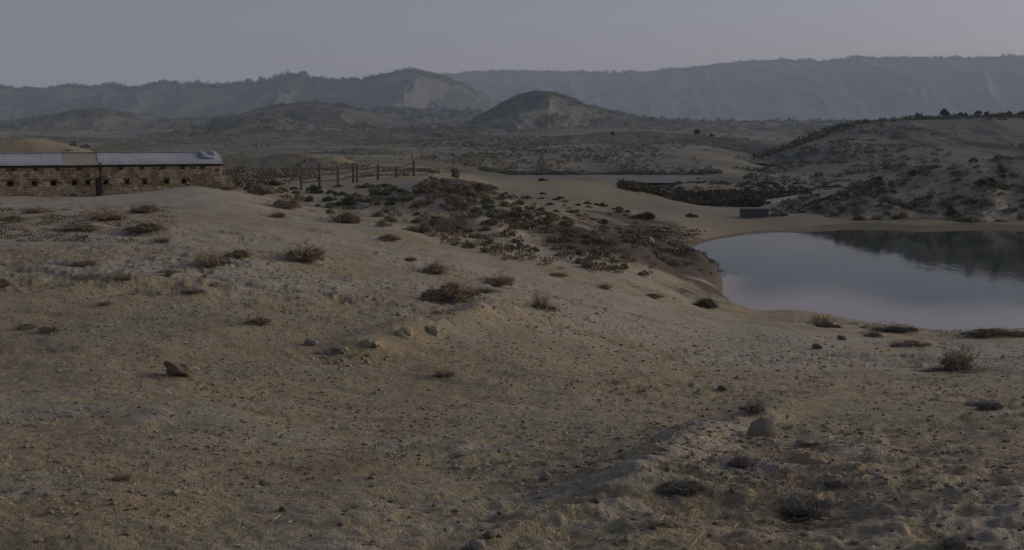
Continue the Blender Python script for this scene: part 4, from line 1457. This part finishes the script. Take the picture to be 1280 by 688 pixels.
pebble_stuff('gravel', 34000, 5.0, 30, 0.003, 0.024, 'small stones and crumbs of earth over the bare slope', M_gravel, 71)
pebble_stuff('dark_gravel', 6000, 5.0, 28, 0.003, 0.02, 'dark crumbs of earth and litter over the bare slope', M_darkstone, 72)


# crumbled clods along the little scarp
_hits = [hit(px, py) for px, py in [(420, 446), (450, 438), (480, 430), (505, 424), (530, 420), (560, 414), (600, 404), (630, 392)]]
_rng = np.random.default_rng(5)
_pts = []
for k in range(130):
    a, b = _hits[(k * 7) % 7], _hits[(k * 7) % 7 + 1]
    t = _rng.random()
    _pts.append((a[0] + (b[0] - a[0]) * t + _rng.normal(0, 0.22), a[1] + (b[1] - a[1]) * t + _rng.normal(-0.15, 0.35)))
_pts = np.array(_pts)
_z = gz(_pts[:, 0], _pts[:, 1])
_s = 0.006 + 0.04 * _rng.random(len(_pts)) ** 3
_v = ico_v[None] * (1 + _rng.normal(0, 0.25, (len(_pts), len(ico_v), 1))) * (_s[:, None] * _rng.uniform(0.7, 1.3, (len(_pts), 3)) * np.array([1, 1, 0.7]))[:, None, :]
_v = _v + np.stack([_pts[:, 0], _pts[:, 1], _z + _s * 0.15], -1)[:, None, :]
_f = ico_f[None] + (np.arange(len(_pts)) * len(ico_v))[:, None, None]
tag(link('crumbled_clods', np_mesh('crumbled_clods', _v.reshape(-1, 3), _f.reshape(-1, 3), False), mat=M_clod), 'crumbled yellowish clods along the small scarp', kind='stuff')


# dead twigs and straw lying on the ground
def litter(name, n, seed):
    rng = np.random.default_rng(seed)
    r = np.exp(rng.uniform(math.log(5.2), math.log(36), n))
    t = rng.uniform(-0.46, 0.46, n)
    x, y = r * np.sin(t), r * np.cos(t)
    k = fbm(x / 1.3, y / 1.1, 3, seed) + rng.normal(0, 0.13, n) > 0.12
    x, y, r = x[k], y[k], r[k]
    z = gz(x, y)
    n = len(x)
    ln = rng.uniform(0.02, 0.07, n) * np.clip(r / 12, 1, 1.6)
    a = rng.uniform(0, 6.28, n)
    d = np.stack([np.cos(a), np.sin(a), rng.uniform(0.0, 0.55, n)], -1) * ln[:, None]
    w = np.stack([-np.sin(a), np.cos(a), np.zeros(n)], -1) * (0.0024 * np.clip(r / 12, 1, 1.8))[:, None]
    c = np.stack([x, y, z + 0.004], -1)
    upv = np.array([0, 0, 1.0]) * (0.004 * np.clip(r / 12, 1, 1.8))[:, None]
    v = np.stack([c - w, c + w, c + upv * 1.4, c + d - w * 0.5, c + d + w * 0.5, c + d + upv], 1).reshape(-1, 3)
    b = (np.arange(n) * 6)[:, None]
    f = np.concatenate([b + np.array([q]) for q in ((0, 3, 5), (0, 5, 2), (1, 2, 5), (1, 5, 4), (0, 1, 4), (0, 4, 3))], 0)
    return tag(link(name, np_mesh(name, v, f, False), mat=M_twig), 'dead twigs and straw strewn over the bare slope', kind='stuff')


litter('twig_litter', 6500, 81)

# ------------------------------------------------------------------ stone shed
PL, PR = at(0, 208.5, 75.0), at(277, 204.5, 80.0)
EAVE = (PL[2] + PR[2]) / 2
ax = Vector((PR[0] - PL[0], PR[1] - PL[1], 0))
LEN_VIS = ax.length
ax.normalize()
ROT = math.atan2(ax.y, ax.x)
EXTRA = 6.0                                   # goes on past the left edge of the photo
LEN = LEN_VIS + EXTRA
shed = empty('stone_shed', (PR[0] - ax.x * LEN, PR[1] - ax.y * LEN, EAVE - 2.2), ROT)
tag(shed, 'long low rubble stone shed with a row of small square openings and a pale roof', 'shed')
WH = 2.2                                       # wall height to the eave
WT = 0.35
DEP = 3.4


def s_of(px):
    """distance along the wall for a photo column"""
    u = (px - 640) / F
    # solve (P0 + ax*s).x = u * (P0 + ax*s).y
    p0 = shed.location
    return (u * p0.y - p0.x) / (ax.x - u * ax.y)


HOLES = [(s_of(p), wd) for p, wd in ((14, 0.34), (44, 0.27), (68, 0.32), (94, 0.31), (111, 0.26), (133, 0.28), (160, 0.24), (182, 0.28), (209, 0.30), (231, 0.27))]
HOLES += [(s_of(-16), 0.3), (s_of(-42), 0.28), (s_of(-68), 0.3), (s_of(-95), 0.3)]
HZ0, HZ1 = 0.98, 1.28


def boxes_mesh(name, boxes, jitter=0.0, rng=None):
    V, Fc = [], []
    for (x0, x1, y0, y1, z0, z1) in boxes:
        c = np.array([[x0, y0, z0], [x1, y0, z0], [x1, y1, z0], [x0, y1, z0], [x0, y0, z1], [x1, y0, z1], [x1, y1, z1], [x0, y1, z1]], float)
        if jitter:
            c += rng.normal(0, jitter, c.shape)
        o = len(V)
        V += list(c)
        Fc += [(o, o + 1, o + 5, o + 4), (o + 1, o + 2, o + 6, o + 5), (o + 2, o + 3, o + 7, o + 6), (o + 3, o, o + 4, o + 7), (o + 4, o + 5, o + 6, o + 7), (o + 3, o + 2, o + 1, o)]
    return np_mesh(name, np.array(V), np.array(Fc), False)


hs_ = sorted(h for h in HOLES if 0.3 < h[0] < LEN - 0.2)
core = [(0, LEN, 0.03, WT, -1.2, HZ0), (0, LEN, 0.03, WT, HZ1, WH - 0.02)]
cur = 0.0
for s, wd in hs_:
    core.append((cur, s - wd / 2, 0.03, WT, HZ0, HZ1))
    cur = s + wd / 2
core.append((cur, LEN, 0.03, WT, HZ0, HZ1))
core += [(LEN - WT, LEN, WT, DEP - WT, -1.2, WH - 0.02), (0, WT, WT, DEP - WT, -1.2, WH - 0.02), (0, LEN, DEP - WT, DEP, -1.2, WH - 0.02)]
link('wall', boxes_mesh('wall', core), shed, M_masonry)
# facing stones in rough courses
rng = np.random.default_rng(55)
stones = []
z = -0.3
while z < WH - 0.10:
    ch = rng.uniform(0.10, 0.19)
    s = rng.uniform(-0.2, 0)
    while s < LEN:
        w = rng.uniform(0.14, 0.42)
        a, b = max(s, 0), min(s + w, LEN)
        z1 = min(z + ch - 0.02, WH - 0.03)
        clash = any(a < hx + wd / 2 and b > hx - wd / 2 and z < HZ1 and z1 > HZ0 for hx, wd in hs_)
        if not clash and b - a > 0.06 and rng.random() > 0.04:
            pr = rng.uniform(0.0, 0.05)
            stones.append((a + 0.012, b - 0.012, -pr, 0.09, z + 0.01 * rng.random(), z1))
        s += w
    z += ch
fac = link('stonework', boxes_mesh('stonework', stones, 0.012, rng), shed, M_wallstone)
fac['kind'] = 'stuff'
ends = []
z = -0.3
while z < WH - 0.1:
    ch = rng.uniform(0.12, 0.19)
    s = 0
    while s < DEP:
        w = rng.uniform(0.2, 0.42)
        ends.append((LEN - 0.05, LEN + rng.uniform(0.01, 0.05), s + 0.012, min(s + w, DEP) - 0.012, z, min(z + ch - 0.02, WH - 0.03)))
        s += w
    z += ch
fe = link('end_stonework', boxes_mesh('end_stonework', ends, 0.012, rng), shed, M_wallstone)
fe['kind'] = 'stuff'
# rafter ends under the eave
rafter = boxes_mesh('rafter', [(-0.10, 0.10, -0.22, 1.9, -0.24, -0.02)])
rafter.materials.append(M_darkwood)
s = 0.5
while s < LEN:
    o = link('rafter', rafter, shed)
    o.location = (s, 0, WH - 0.01)
    o.rotation_euler = (R(12), 0, 0)
    s += 1.25
# eave board
link('eave_beam', boxes_mesh('eave_beam', [(-0.1, LEN + 0.1, -0.10, -0.04, WH - 0.10, WH + 0.0)]), shed, M_darkwood)

# roof sheets
SLOPE = math.atan2(0.74, DEP / 2 + 0.3)
RLEN = (DEP / 2 + 0.32) / math.cos(SLOPE)


def roof_sheet_mesh(w, ln, amp=0.004, pitch=0.16):
    n = max(4, int(w / pitch * 6))
    xs = np.linspace(0, w, n)
    V = []
    for t in (0, 0.5, 1):
        for x in xs:
            V.append((x, t * ln, amp * math.sin(2 * math.pi * x / pitch)))
    m = len(V)
    V2 = V + [(a, b, c - 0.012) for a, b, c in V]
    f = grid_faces(3, n)
    f2 = f[:, ::-1] + m
    edge = []
    for i in range(n - 1):
        edge += [(i + 1, i, m + i, m + i + 1), (2 * n + i, 2 * n + i + 1, m + 2 * n + i + 1, m + 2 * n + i)]
    return np_mesh('roof_sheet', np.array(V2), np.concatenate([f, f2, np.array(edge)]), True)


SHEET = roof_sheet_mesh(1.14, RLEN)
SHEET.materials.append(M_roof)
BACK = roof_sheet_mesh(1.14, RLEN)
BACK.materials.append(M_roof)
s0, s1 = s_of(96), s_of(130)
s = -0.2
while s < LEN + 0.2 - 0.5:
    if not (s + 1.0 > s0 and s < s1 - 0.3):
        o = link('roof_sheet', SHEET, shed)
        o.location = (s, -0.30, WH + 0.03 + random.uniform(0, 0.005))
        o.rotation_euler = (SLOPE + random.uniform(-0.005, 0.005), 0, random.uniform(-0.004, 0.004))
    o = link('roof_sheet', BACK, shed)
    o.location = (s + 1.14, DEP + 0.30, WH + 0.03)
    o.rotation_euler = (SLOPE, 0, math.pi)
    s += 1.08
# bare strip of earth roofing between the two sheeted parts
er = link('earth_roof', boxes_mesh('earth_roof', [(s0 - 0.75, s1 + 0.3, 0, RLEN, -0.03, 0.0)]), shed, M_rooftan)
er.location = (0, -0.26, WH + 0.025)
er.rotation_euler = (SLOPE, 0, 0)
link('ridge_cap', boxes_mesh('ridge_cap', [(-0.2, LEN + 0.2, DEP / 2 - 0.12, DEP / 2 + 0.12, WH + 0.76, WH + 0.80)]), shed, M_roof)

# narrow brown post with a thin pipe against the wall
sp = s_of(124)
pw = shed.matrix_basis @ Vector((sp, -0.28, 0))
pz = float(gz(np.array([pw.x]), np.array([pw.y]))[0])
post = empty('wall_post', (pw.x, pw.y, pz - 0.2), ROT)
tag(post, 'dark brown post with a thin pipe above it, standing against the shed wall', 'post')
ztop = (EAVE - 2.2) + 1.38 - (pz - 0.2)
link('post', boxes_mesh('post', [(-0.17, 0.17, -0.10, 0.10, 0, ztop), (-0.20, 0.20, -0.13, 0.13, ztop, ztop + 0.05), (-0.20, -0.171, -0.12, 0.09, 0.1, ztop - 0.05)]), post, M_darkwood)
v, f = tube_np([(0.12, 0, ztop), (0.12, 0.0, ztop + 0.5), (0.13, 0.0, ztop + 0.98)], 0.05, 0.045, 8)
link('pipe', np_mesh('pipe', np.array(v), np.array(f)), post, M_darkwood)

# crumpled sheet lying on the right end of the roof
X_, Y_ = np.meshgrid(np.linspace(-0.55, 0.55, 14), np.linspace(-0.55, 0.55, 12))
Z_ = 0.10 + 0.16 * fbm(X_ * 2.2, Y_ * 2.2, 3, 5) - 0.10 * (np.abs(X_) / 0.55) ** 3 - 0.08 * (np.abs(Y_) / 0.55) ** 3
Vt = np.stack([X_, Y_, Z_], -1).reshape(-1, 3)
ft = grid_faces(12, 14)
tarp = link('roof_tarpaulin', np_mesh('roof_tarpaulin', Vt, ft, True), mat=simple_mat('grey_tarpaulin', (0.26, 0.28, 0.28), (0.36, 0.38, 0.38), 3))
sol = tarp.modifiers.new('thickness', 'SOLIDIFY')
sol.thickness = 0.02
pt = shed.matrix_basis @ Vector((s_of(264) , 0.95, WH + 0.03 + 1.25 * math.tan(SLOPE) + 0.06))
tarp.location = pt
tarp.rotation_euler = (SLOPE, 0, ROT)
tag(tarp, 'crumpled grey tarpaulin lying on the right end of the shed roof', 'tarpaulin')

# ------------------------------------------------------------------ fence
fence = empty('wooden_fence', hit(446, 234))
tag(fence, 'leaning fence of wooden posts and thin rails between the shed and the hummock', 'fence')
FP = [(377, 236, 206, 4.2, 0.0), (400, 236, 205, 4.6, 0.01), (423, 236, 208, 4.2, 0.0), (442, 232, 204, 4.2, 0.03), (447, 232, 209, 4, -0.02), (473, 228, 206, 4.8, 0.01), (496, 226, 208, 4.4, 0.0), (518, 223, 201, 4.6, -0.02)]
tops = []
for i, (px, pb, pt_, wpx, lean) in enumerate(FP):
    Yp = 71.0 + (px - 377) / 141 * 5.0
    x = (px - 640) / F * Yp
    zb = float(gz(np.array([x]), np.array([Yp]))[0])
    zt = at(px, pt_, Yp)[2]
    h = zt - zb
    rr_ = wpx / F * Yp * 0.40
    path = [(0, 0, -0.4), (lean * 0.3 * h, 0, h * 0.3), (lean * 0.7 * h + random.uniform(-.01, .01), 0, h * 0.7), (lean * h, 0, h)]
    v, f = tube_np(path, rr_ * 1.1, rr_ * 0.9, 7)
    n7 = len(v)
    me = bpy.data.meshes.new('post')
    me.from_pydata([tuple(q) for q in v], [], [tuple(q) for q in f] + [tuple(range(n7 - 7, n7))])
    o = link('post', me, fence, M_wood)
    o.location = (x - fence.location.x, Yp - fence.location.y, zb - fence.location.z)
    tops.append((x, Yp, zb, h))
for a, b in zip(tops[:-1], tops[1:]):
    for hf in (0.30, 0.58, 0.86):
        if abs(a[0] - b[0]) < 0.4:
            continue
        P = []
        for t in np.linspace(0, 1, 7):
            P.append((a[0] + (b[0] - a[0]) * t - fence.location.x, a[1] + (b[1] - a[1]) * t - 0.06 - fence.location.y,
                      a[2] + min(a[3], 1.45) * hf + (b[2] + min(b[3], 1.45) * hf - a[2] - min(a[3], 1.45) * hf) * t - 0.02 * math.sin(t * math.pi) - fence.location.z))
        v, f = tube_np(P, 0.045, 0.036, 6)
        link('rail', np_mesh('rail', np.array(v), np.array(f)), fence, M_wood)
# dry stalks tied to the last tall post
v, f = [], []
for k in range(14):
    a = random.uniform(0, 6.28)
    vv, ff = tube_np([(0, 0, 0), (math.cos(a) * 0.05, math.sin(a) * 0.05, 0.35), (math.cos(a) * random.uniform(.05, .22), math.sin(a) * 0.1, random.uniform(0.5, 0.95))], 0.02, 0.008, 4)
    o_ = len(v)
    v += vv
    f += [tuple(o_ + q for q in t_) for t_ in ff]
xs_, ys_, zs_, hs2 = tops[-1]
st = link('dry_stalks', np_mesh('dry_stalks', np.array(v), np.array(f)), mat=M_twig)
st.location = (xs_ - 0.02 * hs2, ys_, zs_ + hs2 - 0.25)
tag(st, 'thin bundle of dry stalks rising from the tall last fence post', 'stalks')

# ------------------------------------------------------------------ concrete trough beside the far shore
x, y, z = hit(944, 272.5)
tr = empty('water_trough', (x, y + 0.4, z - 0.06), 0.06)
tag(tr, 'dark concrete trough on the sand behind the far shore', 'trough')
hw, hd, hh = 16 / F * y, 0.5, 10.5 / F * y
link('basin', boxes_mesh('basin', [(-hw, hw, -hd, -hd + 0.1, 0, hh), (-hw, hw, hd - 0.1, hd, 0, hh), (-hw, -hw + 0.1, -hd + 0.1, hd - 0.1, 0, hh), (hw - 0.1, hw, -hd + 0.1, hd - 0.1, 0, hh), (-hw + 0.1, hw - 0.1, -hd + 0.1, hd - 0.1, 0, 0.12)]), tr, M_concrete)
link('rim', boxes_mesh('rim', [(-hw - 0.03, hw + 0.03, -hd - 0.03, -hd + 0.12, hh + 0.002, hh + 0.06), (-hw - 0.03, hw + 0.03, hd - 0.12, hd + 0.03, hh + 0.002, hh + 0.06)]), tr, M_concrete)

# ------------------------------------------------------------------ far pale shed in the valley
_X, _Y, _Z, _T, _P2 = HT4
_j = int(np.argmin(np.abs(_P2 - 927)))
_py = 165 + F * (CAMZ - _Z[:, _j]) / _Y[:, _j]
_i = int(np.argmin(np.abs(_py - 164.0) + (_T[:, _j] > 1) * 99))
xb, yb, zb = float(_X[_i, _j]), float(_Y[_i, _j]), float(_Z[_i, _j]) - 0.1
fs = empty('pale_shed', (xb, yb, zb))
tag(fs, 'long low pale shed far across the valley', 'shed')
hh = 3.6 / F * yb
wl = 12.5 / F * yb
link('wall', boxes_mesh('wall', [(-wl, wl, -2, 2, -0.5, hh * 0.6)]), fs, M_white)
rv = np.array([(-wl - 0.2, -2.3, hh * 0.55), (wl + 0.2, -2.3, hh * 0.55), (wl + 0.2, 0, hh), (-wl - 0.2, 0, hh), (-wl - 0.2, 2.3, hh * 0.55), (wl + 0.2, 2.3, hh * 0.55)])
ro = link('roof', np_mesh('roof', rv, np.array([(0, 1, 2, 3), (3, 2, 5, 4)]), False), fs, M_concrete)
s_ = ro.modifiers.new('thickness', 'SOLIDIFY')
s_.thickness = 0.12

# ------------------------------------------------------------------ haze: one closed box round everything
hz = bpy.data.materials.new('haze_air')
hz.use_nodes = True
nt = hz.node_tree
for n in list(nt.nodes):
    nt.nodes.remove(n)
out = nt.nodes.new('ShaderNodeOutputMaterial')
pv = nt.nodes.new('ShaderNodeVolumePrincipled')
pv.inputs['Color'].default_value = (0.76, 0.87, 1.0, 1)
pv.inputs['Density'].default_value = 0.00015
nt.links.new(pv.outputs[0], out.inputs['Volume'])
zlo, zhi = float(GZ.min()) - 1.0, 420.0
hb = link('haze', boxes_mesh('haze', [(-11500, 11500, -11500, 11500, zlo, zhi)]), mat=hz)
tag(hb, 'thin blue evening haze over the valley', kind='stuff')
